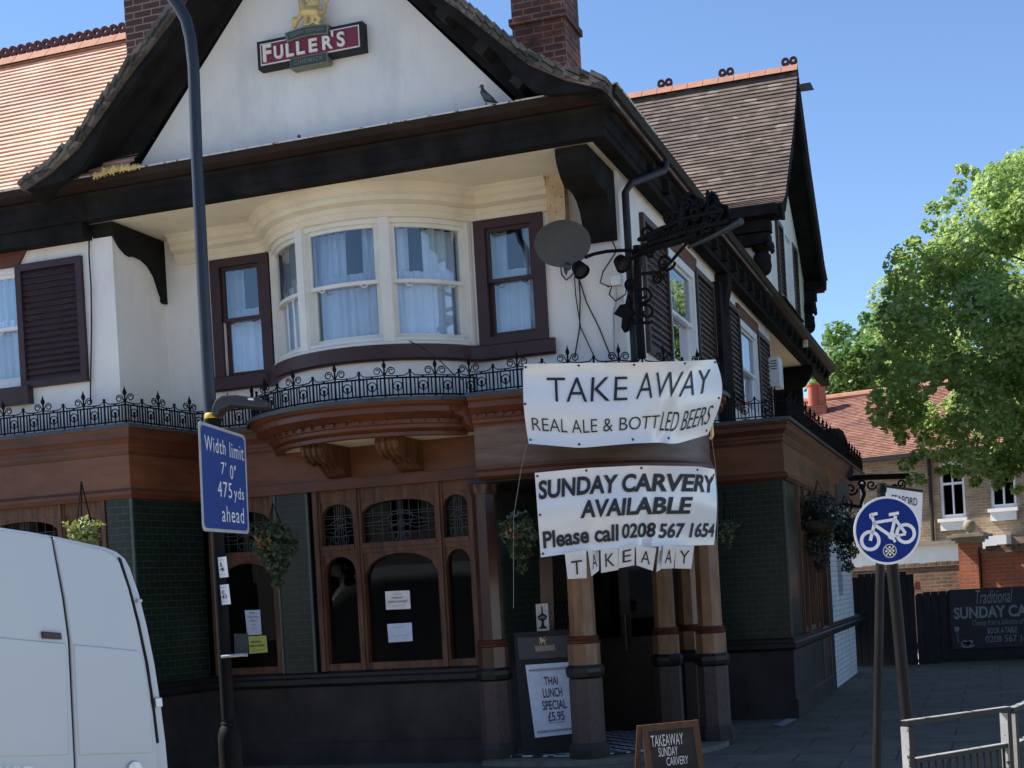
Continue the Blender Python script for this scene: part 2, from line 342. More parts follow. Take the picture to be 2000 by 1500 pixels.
def thing(name, label, cat, loc, group=None):
    o = bpy.data.objects.new(name, None); C.objects.link(o); o.location = loc; o.empty_display_size = .3
    o['label'] = label; o['category'] = cat
    if group: o['group'] = group
    return o
def text_mb(txt, fit, mapf, cuts=0, bold=0., shear=0., hcuts=0, depth=None, spacing=1., z=0.):
    """lettering fitted to fit=(s0,s1,t0,t1) of a surface mapf(s,t) -> point"""
    cu = bpy.data.curves.new('txt', 'FONT'); cu.body = txt; cu.size = 1; cu.offset = bold; cu.shear = shear; cu.space_character = spacing; cu.resolution_u = 4
    ob = bpy.data.objects.new('txt', cu); C.objects.link(ob)
    dg = bpy.context.evaluated_depsgraph_get(); me = bpy.data.meshes.new_from_object(ob.evaluated_get(dg))
    C.objects.unlink(ob); bpy.data.objects.remove(ob); bpy.data.curves.remove(cu)
    bm = bmesh.new(); bm.from_mesh(me); bpy.data.meshes.remove(me)
    bmesh.ops.remove_doubles(bm, verts=bm.verts[:], dist=1e-5); bmesh.ops.dissolve_degenerate(bm, edges=bm.edges[:], dist=1e-6); bmesh.ops.triangulate(bm, faces=bm.faces[:], ngon_method='EAR_CLIP')
    xs = [v.co.x for v in bm.verts]; ys = [v.co.y for v in bm.verts]
    x0, x1, y0, y1 = min(xs), max(xs), min(ys), max(ys)
    for i in range(1, cuts):
        g = bm.verts[:]+bm.edges[:]+bm.faces[:]; bmesh.ops.bisect_plane(bm, geom=g, plane_co=(x0+(x1-x0)*i/cuts, 0, 0), plane_no=(1, 0, 0))
    for i in range(1, hcuts):
        g = bm.verts[:]+bm.edges[:]+bm.faces[:]; bmesh.ops.bisect_plane(bm, geom=g, plane_co=(0, y0+(y1-y0)*i/hcuts, 0), plane_no=(0, 1, 0))
    bmesh.ops.triangulate(bm, faces=bm.faces[:], ngon_method='EAR_CLIP'); bm.verts.index_update(); mb = MB()
    mb.add([mapf(fit[0]+(fit[1]-fit[0])*(v.co.x-x0)/(x1-x0), fit[2]+(fit[3]-fit[2])*(v.co.y-y0)/(y1-y0)) for v in bm.verts], [[v.index for v in f.verts] for f in bm.faces])
    bm.free()
    if depth is not None:
        n = len(mb.v); d = Vector(depth); fs = mb.f[:]; 
        ed = {}
        for f in fs:
            for i in range(len(f)): a, b = f[i], f[(i+1) % len(f)]; ed[(a, b)] = ed.get((a, b), 0)+1
        mb.v += [tuple(Vector(p)+d) for p in mb.v]; mb.f += [tuple(i+n for i in f)[::-1] for f in fs]
        mb.f += [(a, b, b+n, a+n) for (a, b) in ed if (b, a) not in ed]
    return mb
def wallY(Y): return lambda u, w, z: Vector((u, Y+w, z))
def wallX(X): return lambda u, w, z: Vector((X-w, u, z))
def panel(mb, P, u0, u1, z0, z1, holes, t=.2):
    us = sorted({u0, u1, *[h[0] for h in holes], *[h[1] for h in holes]}); zs = sorted({z0, z1, *[h[2] for h in holes], *[h[3] for h in holes]})
    us = [u for u in us if u0 <= u <= u1]; zs = [z for z in zs if z0 <= z <= z1]
    for i in range(len(us)-1):
        for j in range(len(zs)-1):
            cu, cz = (us[i]+us[i+1])/2, (zs[j]+zs[j+1])/2
            if any(h[0] < cu < h[1] and h[2] < cz < h[3] for h in holes): continue
            mb.mbox(P, us[i], us[i+1], 0, t, zs[j], zs[j+1])
    return mb
def arch(mb, P, u0, u1, zs, zt, w0, w1, rise, n=12):
    # spandrel fill between an arched head (spring zs, height rise) and a flat top zt
    c = (u0+u1)/2; h = (u1-u0)/2
    for i in range(n):
        a, b = u0+(u1-u0)*i/n, u0+(u1-u0)*(i+1)/n
        za = zs+rise*math.sqrt(max(0, 1-((a-c)/h)**2)); zb = zs+rise*math.sqrt(max(0, 1-((b-c)/h)**2))
        mb.add([P(a, w0, za), P(b, w0, zb), P(b, w0, zt), P(a, w0, zt), P(a, w1, za), P(b, w1, zb), P(b, w1, zt), P(a, w1, zt)],
               [(0, 1, 2, 3), (7, 6, 5, 4), (0, 4, 5, 1), (3, 2, 6, 7)])
# ------------------------------------------------------------------ ground
def sheet(name, x0, x1, y0, y1, z, mat):
    MB().add([(x0, y0, z), (x1, y0, z), (x1, y1, z), (x0, y1, z)], [(0, 1, 2, 3)]).build(name, mat, kind='structure')
sheet('ground', -400, 400, -300, 500, -.16, 'asphalt')
mb = MB(); mb.box(-40, -1.0, 10.2, 26, -.15, 0); mb.box(-1.0, 40, 10.2, 60, -.15, .002); mb.build('pavement', 'pavement', kind='structure', origin=(0, 0, 0))
MB().box(-40, 40, 10.05, 10.2, -.15, .006).build('kerb', 'kerb', kind='structure', origin=(0, 0, 0))

# ------------------------------------------------------------------ the pub
pub = thing('pub_building', 'corner pub with black eaves, white gable, bow window and dark tiled ground floor', 'pub', (-3.19, 13, 0))
WU, WL, WS = wallY(13.0), wallY(12.1), wallX(-3.19)      # upper recess, upper left wing, upper side
UZ0, UZ1 = 3.45, 5.62
mb = MB()
panel(mb, WU, -8.2, -3.39, UZ0, UZ1, [(-7.5, -7.04, 3.95, 5.31), (-6.9, -4.7, 3.98, 5.62), (-4.55, -4.05, 4.1, 5.31)])
panel(mb, WL, -16, -8.4, UZ0, UZ1, [(-10.75, -9.33, 4.06, 5.3)])
mb.box(-8.4, -8.2, 12.1, 13.0, UZ0, UZ1)
panel(mb, WS, 13.0, 22.6, UZ0, UZ1, [(14.97, 16.47, 4.03, 5.33), (19.52, 21.1, 4.03, 5.33)])
mb.box(-5.2, -3.39, 22.4, 22.6, UZ0, UZ1); mb.box(-5.2, -5.0, 22.6, 26.6, UZ0, 6.9)
mb.build('upper_wall', 'render', pub)
# hull, floors, so that rooms are dark
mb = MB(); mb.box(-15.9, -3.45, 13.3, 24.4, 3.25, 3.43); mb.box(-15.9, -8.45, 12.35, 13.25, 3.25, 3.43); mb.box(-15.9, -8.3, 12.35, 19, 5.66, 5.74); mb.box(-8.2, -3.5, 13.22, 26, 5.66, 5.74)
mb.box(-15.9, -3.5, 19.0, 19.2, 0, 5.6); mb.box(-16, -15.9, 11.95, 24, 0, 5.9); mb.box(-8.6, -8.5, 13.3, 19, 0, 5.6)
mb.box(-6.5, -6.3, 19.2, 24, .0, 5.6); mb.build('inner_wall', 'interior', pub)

# gable wall, front
GX, GR = -5.82, 8.36
mb = MB(); mb.prism([(-8.05, 12.0, 5.74), (-3.58, 12.0, 5.74), (GX, 12.0, GR-.1)], (0, .2, 0)); mb.build('gable_wall', 'render', pub)
# gable roof: profile of half width against height (flared foot)
prof = [(0, 8.42), (.55, 7.86), (1.25, 7.35-.13), (1.71, 6.82), (2.07, 6.47), (2.30, 6.25), (2.62, 6.06), (2.95, 5.93)]
def slope(side, dz=0, dy=0): return [(GX+side*h, z+dz) for h, z in prof]
for side in (-1, 1):
    top = slope(side); pts = top+[(x-side*.02, z-.10) for x, z in top[::-1]]
    mb = MB()
    n = len(pts); mb.add([(x, 11.47, z) for x, z in pts]+[(x, 21.0, z) for x, z in pts], [(i, (i+1) % n, n+(i+1) % n, n+i) for i in range(n)])
    for i in range(len(top)-1):
        a, b = n-1-i, n-2-i; mb.f += [(i, i+1, b, a), (n+i, n+a, n+b, n+i+1)]
    mb.build('gable_roof', 'tileold', pub)
    # rough tile ends along the verge
    mb = MB(); rng = random.Random(3+side)
    for i in range(len(top)-1):
        (xa, za), (xb, zb) = top[i], top[i+1]; k = max(1, int(math.hypot(xb-xa, zb-za)/.1))
        for j in range(k):
            f0, f1 = j/k, (j+1.25)/k
            p = Vector((xa+(xb-xa)*f0, 0, za+(zb-za)*f0)); q = Vector((xa+(xb-xa)*f1, 0, za+(zb-za)*f1)); up_ = Vector((-(q-p).z, 0, (q-p).x)).normalized()
            if up_.z < 0: up_ = -up_
            y0 = 11.43+rng.uniform(-.02, .015); th = .035+rng.uniform(0, .01)
            for lay in (0, 1):
                o = up_*(-.045*lay)
                a0, a1, b0, b1 = p+o+up_*.018, q+o+up_*(-.012), q+o-up_*.045, p+o-up_*.02
                mb.prism([(v.x, y0+.02*lay, v.z) for v in (a0, a1, b0, b1)], (0, .18, 0))
    mb.build('verge_tiles', 'tileedge', pub)
    # bargeboard
    ih = [max(0, h-.10) for h, z in prof]; ih[-1] = 2.46; ih[-2] = 2.30; ih[-3] = 2.12
    inner = [(GX+side*h, min(z-.13, 6.717-1.068*(h-1.66)) if i else 8.12) for i, (h, (hh, z)) in enumerate(zip(ih, prof))]; inner[-1] = (inner[-1][0], 5.868)
    po = [(x-side*.02, z-.095) for x, z in top]
    mb = MB(); poly = po+inner[::-1]
    for i in range(len(po)-1):
        q = [po[i], po[i+1], inner[i+1], inner[i]]; mb.prism([(x, 11.5, z) for x, z in q], (0, .07, 0))
    mb.build('bargeboard', 'blacktimber', pub)
    # soffit boarding under the verge and frieze board on the wall
    mb = MB()
    for i in range(len(po)-1):
        q = [(po[i][0], po[i][1]-.02), (po[i+1][0], po[i+1][1]-.02), (po[i+1][0], po[i+1][1]-.05), (po[i][0], po[i][1]-.05)]
        mb.prism([(x, 11.57, z) for x, z in q], (0, .45, 0))
    mb.build('verge_soffit', 'blacktimber', pub)
    mb = MB(); e = (2.04, 6.0); a = (0, 8.27)
    mb.prism([(GX+side*h, 11.955, z) for h, z in ((0, 8.26), (2.11, 5.95), (2.95, 5.95), (2.30, 6.17), (1.71, 6.74), (1.25, 7.14), (.55, 7.76), (0, 8.34))], (0, .04, 0))
    mb.build('frieze_board', 'blacktimber', pub)
    if side == 1:
        for h, z in ((.72, 7.56), (1.06, 7.19), (1.40, 6.82), (1.74, 6.45), (2.06, 6.10)):
            d = Vector((.7, 0, -.71)); MB().obox((GX+h+.05, 11.84, z+.05), d, (0, 1, 0), (.71, 0, .7), .06, .11, .075).build('modillion', 'modillion', pub)

# eaves beam and gutter (front, then down the side)
path = [(-16, 11.9), (-3.02, 11.9), (-3.02, 29.5)]
P3 = [(-.14, 5.59), (0, 5.59), (0, 5.66), (.015, 5.67), (.015, 5.78), (.05, 5.80), (.07, 5.83), (-.14, 5.86)]
MB().sweep(path, P3).build('eaves_beam', 'blacktimber', pub)
PG = [(.02, 5.835), (.10, 5.84), (.165, 5.875), (.18, 5.92), (.19, 5.945), (.17, 5.947), (.15, 5.90), (.02, 5.88)]
MB().sweep(path, PG).build('gutter', 'gutter', pub)
MB().sweep([(-9.2, 11.9), (-3.02, 11.9), (-3.02, 13.2)], [(.171, 5.94), (.198, 5.94), (.198, 5.951), (.171, 5.953)]).build('gutter_lip', 'lip_sunlight', pub)
mb = MB(); mb.box(-8.2, -3.05, 12.04, 13.0, 5.60, 5.63); mb.box(-3.19, -3.05, 13.0, 26.5, 5.605, 5.63); mb.box(-3.19-2, -3.16, 22.6, 26.5, 5.60, 5.63); mb.build('soffit', 'cream', pub)
MB().box(-16, -8.43, 11.93, 12.1, 5.44, 5.588).build('wall_plate', 'blacktimber', pub)
for k in range(24): MB().box(-3.02, -2.94, 13.5+k*.66, 13.62+k*.66, 5.66, 5.79).build('modillion', 'blacktimber', pub)

# brackets under the beam (shape read as a side profile: reach forward, height)
BR = [(0, 5.59), (.93, 5.59), (.93, 5.50), (.90, 5.40), (.80, 5.27), (.70, 5.20), (.62, 5.185), (.56, 5.21), (.42, 5.20), (.30, 5.14), (.20, 5.02), (.155, 4.90), (.11, 4.78), (.085, 4.74), (.095, 4.70), (.075, 4.66), (0, 4.66)]
def bracket(x0, x1, zs=1.0):
    MB().prism([(x0, 13.0-f, 5.59-(5.59-z)*zs) for f, z in BR], (x1-x0, 0, 0)).build('eaves_bracket', 'blacktimber', pub)
bracket(-8.42, -8.165, .715); bracket(-3.52, -3.22, .70)

# cream cornice along the recess and round the bow
BC, BRd = Vector((-5.81, 13.5)), 1.21
PHI = math.acos(.5/BRd)
def bowP(u, w, z): q = u/BRd; r = BRd-w; return Vector((BC.x+r*math.sin(q), BC.y-r*math.cos(q), z))
bowpath = [(BC.x+BRd*math.sin(-PHI+2*PHI*i/24), BC.y-BRd*math.cos(-PHI+2*PHI*i/24)) for i in range(25)]
PC = [(-.05, 5.31), (.03, 5.31), (.035, 5.36), (.055, 5.375), (.06, 5.42), (.05, 5.425), (.055, 5.43), (.12, 5.45), (.14, 5.49), (.135, 5.515), (.15, 5.52), (.17, 5.56), (.205, 5.585), (.205, 5.60), (-.05, 5.60)]
MB().sweep([(-8.02, 13.0)]+[(-6.98, 13.0)]+bowpath[1:-1]+[(-4.64, 13.0), (-3.86, 13.0)], PC).build('cornice', 'cream', pub)
MB().box(-3.86, -3.68, 12.86, 13.0, 4.98, 5.60).build('cornice_stop', paint('flaking_cream', (.62, .47, .3), .7, .2, 5, 50, .3, .3, chips=(.22, .14, .09), chipamt=.6), pub)
# sill band and apron under the bow
MB().sweep([(-7.66, 13.0), (-6.98, 13.0)]+bowpath[1:-1]+[(-4.64, 13.0), (-3.89, 13.0)], [(-.05, 3.93), (.05, 3.93), (.07, 3.95), (.07, 4.07), (.05, 4.085), (-.05, 4.085)]).build('sill', 'maroon', pub)
MB().sweep(bowpath, [(-.06, 3.5), (.0, 3.5), (.0, 3.93), (-.06, 3.93)]).build('bow_apron', 'render', pub)

def curtain(par, P, u0, u1, z0, z1, w, amp=.025, waves=7, mat='curtain', seed=0, zig=0):
    rng = random.Random(seed); n = max(14, int(waves*8)); ph = rng.random()*6; mb = MB(); rows = 5; vs = []
    for j in range(rows):
        t = j/(rows-1)
        for i in range(n+1):
            s = i/n; a = amp*(math.sin(s*waves*6.283+ph+.5*math.sin(t*3+s*5))+.5*math.sin(s*waves*2.3*6.283+t*1.4))
            zz = z0+(z1-z0)*t+(zig*math.sin(i*2.1) if j == 0 else 0)
            vs.append(P(u0+(u1-u0)*s, w+a, zz))
    fs = [(j*(n+1)+i, j*(n+1)+i+1, (j+1)*(n+1)+i+1, (j+1)*(n+1)+i) for j in range(rows-1) for i in range(n)]
    return mb.add(vs, fs).build('curtain', mat, par, smooth=True)
def sash(P, u0, u1, z0, z1, mat, jamb=.06, rail=.05, head=.06, foot=.07, mid=.5, w0=.0, nseg=1, seed=0, gap=(.38, .62), name='sash_window', horns=True, glazing=0):
    """vertical sash: outer frame is the part, sashes, panes and curtains are its sub-parts"""
    mb = MB(); mb.mbox(P, u0, u0+jamb, w0, w0+.14, z0, z1); mb.mbox(P, u1-jamb, u1, w0, w0+.14, z0, z1)
    mb.mbox(P, u0+jamb, u1-jamb, w0, w0+.14, z1-head, z1, nseg); mb.mbox(P, u0+jamb, u1-jamb, w0, w0+.14, z0, z0+foot, nseg)
    f = mb.build(name, mat, pub)
    a, b, c, d = u0+jamb, u1-jamb, z0+foot, z1-head; zm = c+(d-c)*mid
    for (s0, s1, wo, nm) in ((zm-.02, d, .035, 'upper_sash'), (c, zm+.02, .08, 'lower_sash')):
        mb = MB(); st = .035
        mb.mbox(P, a, a+st, w0+wo, w0+wo+.04, s0, s1); mb.mbox(P, b-st, b, w0+wo, w0+wo+.04, s0, s1)
        lo = rail if nm == 'lower_sash' else .035
        mb.mbox(P, a+st, b-st, w0+wo, w0+wo+.04, s0, s0+lo, nseg); mb.mbox(P, a+st, b-st, w0+wo, w0+wo+.04, s1-.035, s1, nseg)
        if nm == 'upper_sash' and horns:
            for uu in (a+(b-a)*.2, a+(b-a)*.8): mb.tube([P(uu+.035*math.cos(q), w0+wo+.02-.02, s0-.028*math.sin(q)) for q in [math.pi*i/8 for i in range(9)]], .006, 5)
        mb.build(nm, mat, f)
        g = MB(); n = nseg
        vs = []; 
        for i in range(n+1): u = a+st+(b-a-2*st)*i/n; vs += [P(u, w0+wo+.02, s0+lo), P(u, w0+wo+.02, s1-.035)]
        g.add(vs, [(2*i, 2*i+2, 2*i+3, 2*i+1) for i in range(n)]); g.build('pane', 'glass', f)
    W = b-a; wv = max(3, int(W*11))
    if P is bowP and u0 < -.9: w0 -= .085
    a -= .95 if (P is bowP and u0 < -.9) else .09; b += .3 if (P is bowP and u1 > .9) else .09; W = b-a
    curtain(f, P, a, b, c, zm+.06, w0+.2, .018, wv, 'curtain', seed)
    curtain(f, P, a, a+W*gap[0], zm+.0, d, w0+.23, .025, max(2, wv*gap[0]), 'curtain', seed+1)
    curtain(f, P, a+W*gap[1], b, zm+.0, d, w0+.22, .025, max(2, wv*(1-gap[1])), 'drape' if seed % 2 else 'curtain', seed+2)
    curtain(f, P, a, b, zm-.02, zm+.13, w0+.21, .012, wv, 'curtain', seed+3, .01)
    return f
# flat maroon windows either side of the bow
for (u0, u1, sd, z0) in ((-7.62, -6.93, 2, 4.0), (-4.66, -3.95, 5, 4.085)):
    sash(lambda u, w, z: Vector((u, 12.96+w, z)), u0, u1, z0, 5.31, 'maroon', jamb=.115, head=.085, foot=.075, seed=sd, mid=.52)
# the three lights of the bow
am = math.asin(.45/BRd)*BRd; ae = PHI*BRd
for (u0, u1, sd) in ((-ae, -am, 11), (-am, am, 14), (am, ae, 18)):
    sash(bowP, u0+.035, u1-.035, 4.10, 5.31, 'offwhite', jamb=.035, head=.045, foot=.06, nseg=8, seed=sd, mid=.5, gap={14: (.48, .68), 18: (.25, .40), 11: (.5, .5)}[sd], w0=.01)
for u in (-ae, -am, am, ae): MB().mbox(bowP, u-.05, u+.05, -.015, .16, 4.085, 5.31, 2).build('bow_mullion', 'offwhite', pub)
MB().sweep(bowpath, [(-.1, 4.085), (.03, 4.085), (.035, 4.11), (.0, 4.135), (-.1, 4.14)]).build('bow_sill', 'offwhite', pub)

def shutter(P, u0, u1, z0, z1, w, mat, n, lab=None):
    mb = MB(); t = .045; fr = .07
    mb.mbox(P, u0, u0+fr, w-t, w, z0, z1); mb.mbox(P, u1-fr, u1, w-t, w, z0, z1); mb.mbox(P, u0+fr, u1-fr, w-t, w, z1-fr, z1); mb.mbox(P, u0+fr, u1-fr, w-t, w, z0, z0+fr)
    f = mb.build('shutter', mat, pub, lab); mb = MB(); h = (z1-z0-2*fr)/n
    for i in range(n):
        za = z0+fr+h*i; a, b = u0+fr, u1-fr
        mb.add([P(a, w-.035, za), P(b, w-.035, za), P(b, w-.005, za+h*.98), P(a, w-.005, za+h*.98), P(a, w-.023, za-.004), P(b, w-.023, za-.004), P(b, w, za+h*.9), P(a, w, za+h*.9)],
               [(0, 1, 2, 3), (4, 7, 6, 5), (0, 4, 5, 1), (2, 6, 7, 3), (0, 3, 7, 4), (1, 5, 6, 2)])
    mb.build('louvres', mat, f)
# left wing window, shutter, lintel, sill
sash(wallY(12.12), -10.75, -9.33, 4.06, 5.3, 'whitewood', seed=21, gap=(.3, .6))
shutter(wallY(12.1), -9.355, -8.555, 4.03, 5.30, 0, 'shutter', 18)
def lintel(P, u0, u1, z0, z1): MB().prism([P(u0, -.035, z0), P(u1, -.035, z0), P(u1+.1, -.035, z1), P(u0-.1, -.035, z1)], P(0, .06, 0)-P(0, 0, 0)).build('lintel', 'rust', pub)
lintel(WL, -10.78, -9.32, 5.3, 5.44)
MB().mbox(WL, -10.9, -9.24, -.09, .05, 3.87, 4.05).build('sill', 'maroon', pub)
# side windows, shutters
for k, (a, b) in enumerate(((14.97, 16.47), (19.52, 21.1))):
    sash(wallX(-3.17), a, b, 4.03, 5.33, 'whitewood', jamb=.12, head=.1, foot=.08, seed=30+k*4, gap=(.25, .75))
    shutter(WS, a-1.15, a-.02, 3.99, 5.40, 0, 'shutter_side', 18); shutter(WS, b+.02, b+1.15, 3.99, 5.40, 0, 'shutter_side', 18)
    lintel(WS, a-.02, b+.02, 5.33, 5.50); MB().mbox(WS, a-.1, b+.1, -.08, .0, 3.90, 4.02).build('sill', 'whitewood', pub)
MB().mbox(WS, 17.66, 18.34, -.10, .0, 3.5, 5.45).build('timber_post', 'blacktimber', pub)
mb = MB(); mb.prism([(-3.19, 17.9, 5.0), (-3.08, 17.9, 5.12), (-3.06, 17.9, 5.3), (-3.02, 17.9, 5.45), (-3.02, 17.9, 5.588), (-3.19, 17.9, 5.588)], (0, .3, 0)); mb.build('post_bracket', 'blacktimber', pub)

# left roof (bright new tiles) in courses
def courses(name, mat, x0, x1, prof2, gauge, yz, lap=.018, parent=pub):
    mb = MB(); rng = random.Random(9)
    # prof2: slope line from eave to ridge as (y,z) points
    L_ = [0]; 
    for a, b in zip(prof2, prof2[1:]): L_.append(L_[-1]+math.hypot(b[0]-a[0], b[1]-a[1]))
    def at(s):
        for i in range(len(prof2)-1):
            if s <= L_[i+1]+1e-9:
                f = (s-L_[i])/(L_[i+1]-L_[i]); a, b = prof2[i], prof2[i+1]; return (a[0]+(b[0]-a[0])*f, a[1]+(b[1]-a[1])*f), ((b[0]-a[0])/(L_[i+1]-L_[i]), (b[1]-a[1])/(L_[i+1]-L_[i]))
        return prof2[-1], (0, 1)
    n = int(L_[-1]/gauge); seg = max(1, int((x1-x0)/.34))
    for k in range(n+1):
        s = k*gauge; p, t = at(min(s, L_[-1]-.001)); q, t2 = at(min(s+gauge*1.02, L_[-1])); nx = (-t[1], t[0])
        if nx[1] < 0: nx = (t[1], -t[0])
        prev = None; vs = []; fs = []
        for i in range(seg+1):
            x = x0+(x1-x0)*i/seg; j = rng.uniform(-.003, .003)
            lo = (p[0]+nx[0]*(lap+j), p[1]+nx[1]*(lap+j)); lo0 = (p[0]-nx[0]*.012, p[1]-nx[1]*.012)
            vs += [(x,)+lo0, (x,)+lo, (x, q[0], q[1])]
        for i in range(seg): a = 3*i; fs += [(a, a+3, a+4, a+1), (a+1, a+4, a+5, a+2)]
        mb.add(vs, fs)
    if yz: mb.v = [yz(v) for v in mb.v]
    return mb.build(name, mat, parent)
EV, RG = (11.74, 5.96), (14.2, 8.37)
courses('left_roof', 'tilenew', -16, -7.75, [EV, (12.3, 6.45), RG], .1, None)
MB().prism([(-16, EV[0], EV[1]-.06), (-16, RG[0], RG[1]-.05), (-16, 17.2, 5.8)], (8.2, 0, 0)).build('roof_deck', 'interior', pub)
# ridge tiles with pierced cresting
def ridge(x0, x1, y, z, cover, step, parent=pub):
    n = int(round((x1-x0)/step)); s = (x1-x0)/n
    mb = MB(); 
    for i in range(n): mb.prism([(x0+s*i+.004, y-.13, z-.09), (x0+s*i+.004, y-.02, z+.035), (x0+s*i+.004, y+.02, z+.035), (x0+s*i+.004, y+.13, z-.09), (x0+s*i+.004, y, z-.03)], (s-.008, 0, 0))
    mb.build('ridge_tiles', 'ridge', parent)
    mb = MB()
    for i in range(n):
        if not cover(i, n): continue
        w_ = s/2
        for h in (0, 1):
            c = x0+s*i+w_*(h+.5); N = 12; ro, ri = w_*.5, w_*.19; cz = z+.045+w_*.5
            out = []; inn = []
            for k in range(N):
                q = 2*math.pi*k/N; ox, oz = ro*math.cos(q), ro*math.sin(q)
                if oz < 0: sc_ = ro/max(abs(math.cos(q)), abs(math.sin(q)))/1.0; ox, oz = sc_*math.cos(q), sc_*math.sin(q)
                out.append((c+ox*.99, cz+oz)); inn.append((c+ri*math.cos(q), cz+ri*math.sin(q)))
            for k in range(N):
                k2 = (k+1) % N; q = [out[k], out[k2], inn[k2], inn[k]]
                mb.prism([(a, y-.018, b) for a, b in q], (0, .036, 0))
        if n < 30: mb.build('ridge_cresting', 'ridgedark', parent); mb = MB()
    if mb.v: mb.build('ridge_cresting', 'ridgedark', parent)
ridge(-16, -8.9, 14.2, 8.42, lambda i, n: True, .235)
# chimneys
def chimney(x0, x1, y0, y1, z0, z1, mat, band=None, pots=2):
    mb = MB(); mb.box(x0, x1, y0, y1, z0, z1); c = mb.build('chimney', mat, pub)
    mb = MB()
    if band: mb.box(x0-.03, x1+.03, y0-.03, y1+.03, band, band+.075)
    if mb.v: mb.build('chimney_band', mat, c); mb = MB()
    mb.box(x0-.07, x1+.07, y0-.07, y1+.07, z1-.3, z1+.0005); mb.box(x0-.03, x1+.03, y0-.03, y1+.03, z1+.001, z1+.08)
    mb.build('chimney_band', mat, c)
    for i in range(pots): MB().lathe((x0+(x1-x0)*(i+.5)/pots, (y0+y1)/2, z1+.08), [(.13, 0), (.14, .05), (.11, .1), (.1, .5), (.13, .52), (.13, .58), (.08, .58)], 14).build('chimney_pot', 'ridge', c, smooth=True)
chimney(-8.82, -7.95, 13.5, 14.3, 6.4, 10.1, 'brickdark')
chimney(-4.79, -4.18, 15.0, 15.62, 6.2, 10.2, 'brickred', band=8.0)

# side wing: cross roof and gable that faces the side street
WY, WR = 22.5, 9.72
sl_ = [(2.78, 6.88), (2.45, 7.05), (1.93, 7.57), (1.02, 8.44), (0, 9.66)]
courses('wing_roof', 'tileold', -7.5, -2.5, [(WY-a, b) for a, b in sl_], .105, None)
courses('wing_roof', 'tileold', -7.5, -2.5, [(WY+a, b) for a, b in sl_], .105, None)
ridge(-7.52, -2.50, WY, 9.71, lambda i, n: i in (n-1, n-5, n-9, n-13), .25)
mb = MB(); mb.box(-6.9, -2.9, 19.95, 20.15, 5.935, 6.86); mb.box(-3.1, -2.9, 20.15, 25.05, 5.935, 6.86); mb.box(-6.9, -2.9, 25.05, 25.25, 5.74, 6.86)
mb.prism([(-3.1, 19.95, 6.86), (-3.1, 25.25, 6.86), (-3.1, 23.6, 8.0), (-3.1, 22.5, 9.4), (-3.1, 21.4, 8.0)], (.2, 0, 0))
mb.build('wing_gable_wall', 'render', pub)
for side in (-1, 1):
    mb = MB(); po = [(WY+side*a, b) for a, b in sl_]
    for i in range(len(po)-1):
        (ya, za), (yb, zb) = po[i], po[i+1]
        mb.prism([(-2.52, ya, za-.03), (-2.52, yb, zb-.03), (-2.52, yb, zb-.34), (-2.52, ya-side*.1, za-.2)], (-.06, 0, 0))
    mb.build('wing_bargeboard', 'blacktimber', pub)
    mb = MB()
    for i in range(len(po)-1):
        (ya, za), (yb, zb) = po[i], po[i+1]; mb.prism([(-2.55, ya, za-.02), (-2.55, yb, zb-.02), (-2.55, yb, zb-.055), (-2.55, ya, za-.055)], (-4.8, 0, 0))
    mb.build('wing_soffit', 'blacktimber', pub)
    y0 = WY+side*2.53
    mb = MB(); mb.box(-6.9, -2.58, min(y0, y0+side*.42), max(y0, y0+side*.42), 6.70, 6.84); mb.box(-6.9, -2.7, min(y0, y0+side*.25), max(y0, y0+side*.25), 6.52, 6.68)
    mb.box(-3.25, -2.72, min(y0-side*.05, y0+side*.22), max(y0-side*.05, y0+side*.22), 6.36, 6.5); mb.build('wing_eaves', 'blacktimber', pub)
    # carved console figure at each foot of the gable
    mb = MB(); yc = y0+side*.02
    mb.lathe((-2.86, yc, 5.95), [(.07, 0), (.11, .04), (.13, .12), (.12, .2), (.125, .27), (.10, .30), (.09, .32), (.13, .35), (.145, .40), (.11, .44), (.14, .47)], 12)
    for q in (-1, 1): mb.tube([(-2.74, yc+q*.18+.06*q*math.cos(t), 6.36+.06*math.sin(t)) for t in [i*.6 for i in range(11)]], .03, 6)
    mb.build('gable_console', 'blacktimber', pub, smooth=True)
# wing gable window
PWg = wallX(-2.9)
sash(lambda u, w, z: Vector((-2.86-w, u, z)), 22.45, 23.4, 6.0, 7.2, 'whitewood', jamb=.12, seed=50)
shutter(PWg, 21.75, 22.42, 6.0, 7.2, 0, 'shutter_side', 14); shutter(PWg, 23.43, 24.1, 6.0, 7.2, 0, 'shutter_side', 14)
MB().box(-2.9, -2.80, 21.7, 24.02, 5.955, 5.975).build('sill', 'blacktimber', pub)
# recess under the side gable
mb = MB(); mb.prism([(-5.0, 26.4, 5.59), (-2.98, 26.4, 5.59), (-2.98, 26.4, 5.45), (-3.15, 26.4, 5.22), (-3.5, 26.4, 5.12), (-4.0, 26.4, 5.02), (-4.5, 26.4, 4.7), (-5.0, 26.4, 4.5)], (0, .18, 0)); mb.build('eaves_bracket', 'blacktimber', pub)
MB().box(-5.2, -3.22, 26.6, 26.8, 3.5, 5.6).build('end_wall', 'blacktimber', pub)
# downpipe on the corner and the white strip
MB().tube([(-2.87, 13.75, 5.84), (-2.88, 13.7, 5.74), (-3.06, 13.0, 5.46), (-3.10, 12.92, 5.36), (-3.10, 12.92, 3.55)], .036, 10).build('downpipe', 'ironbrown', pub, smooth=True)

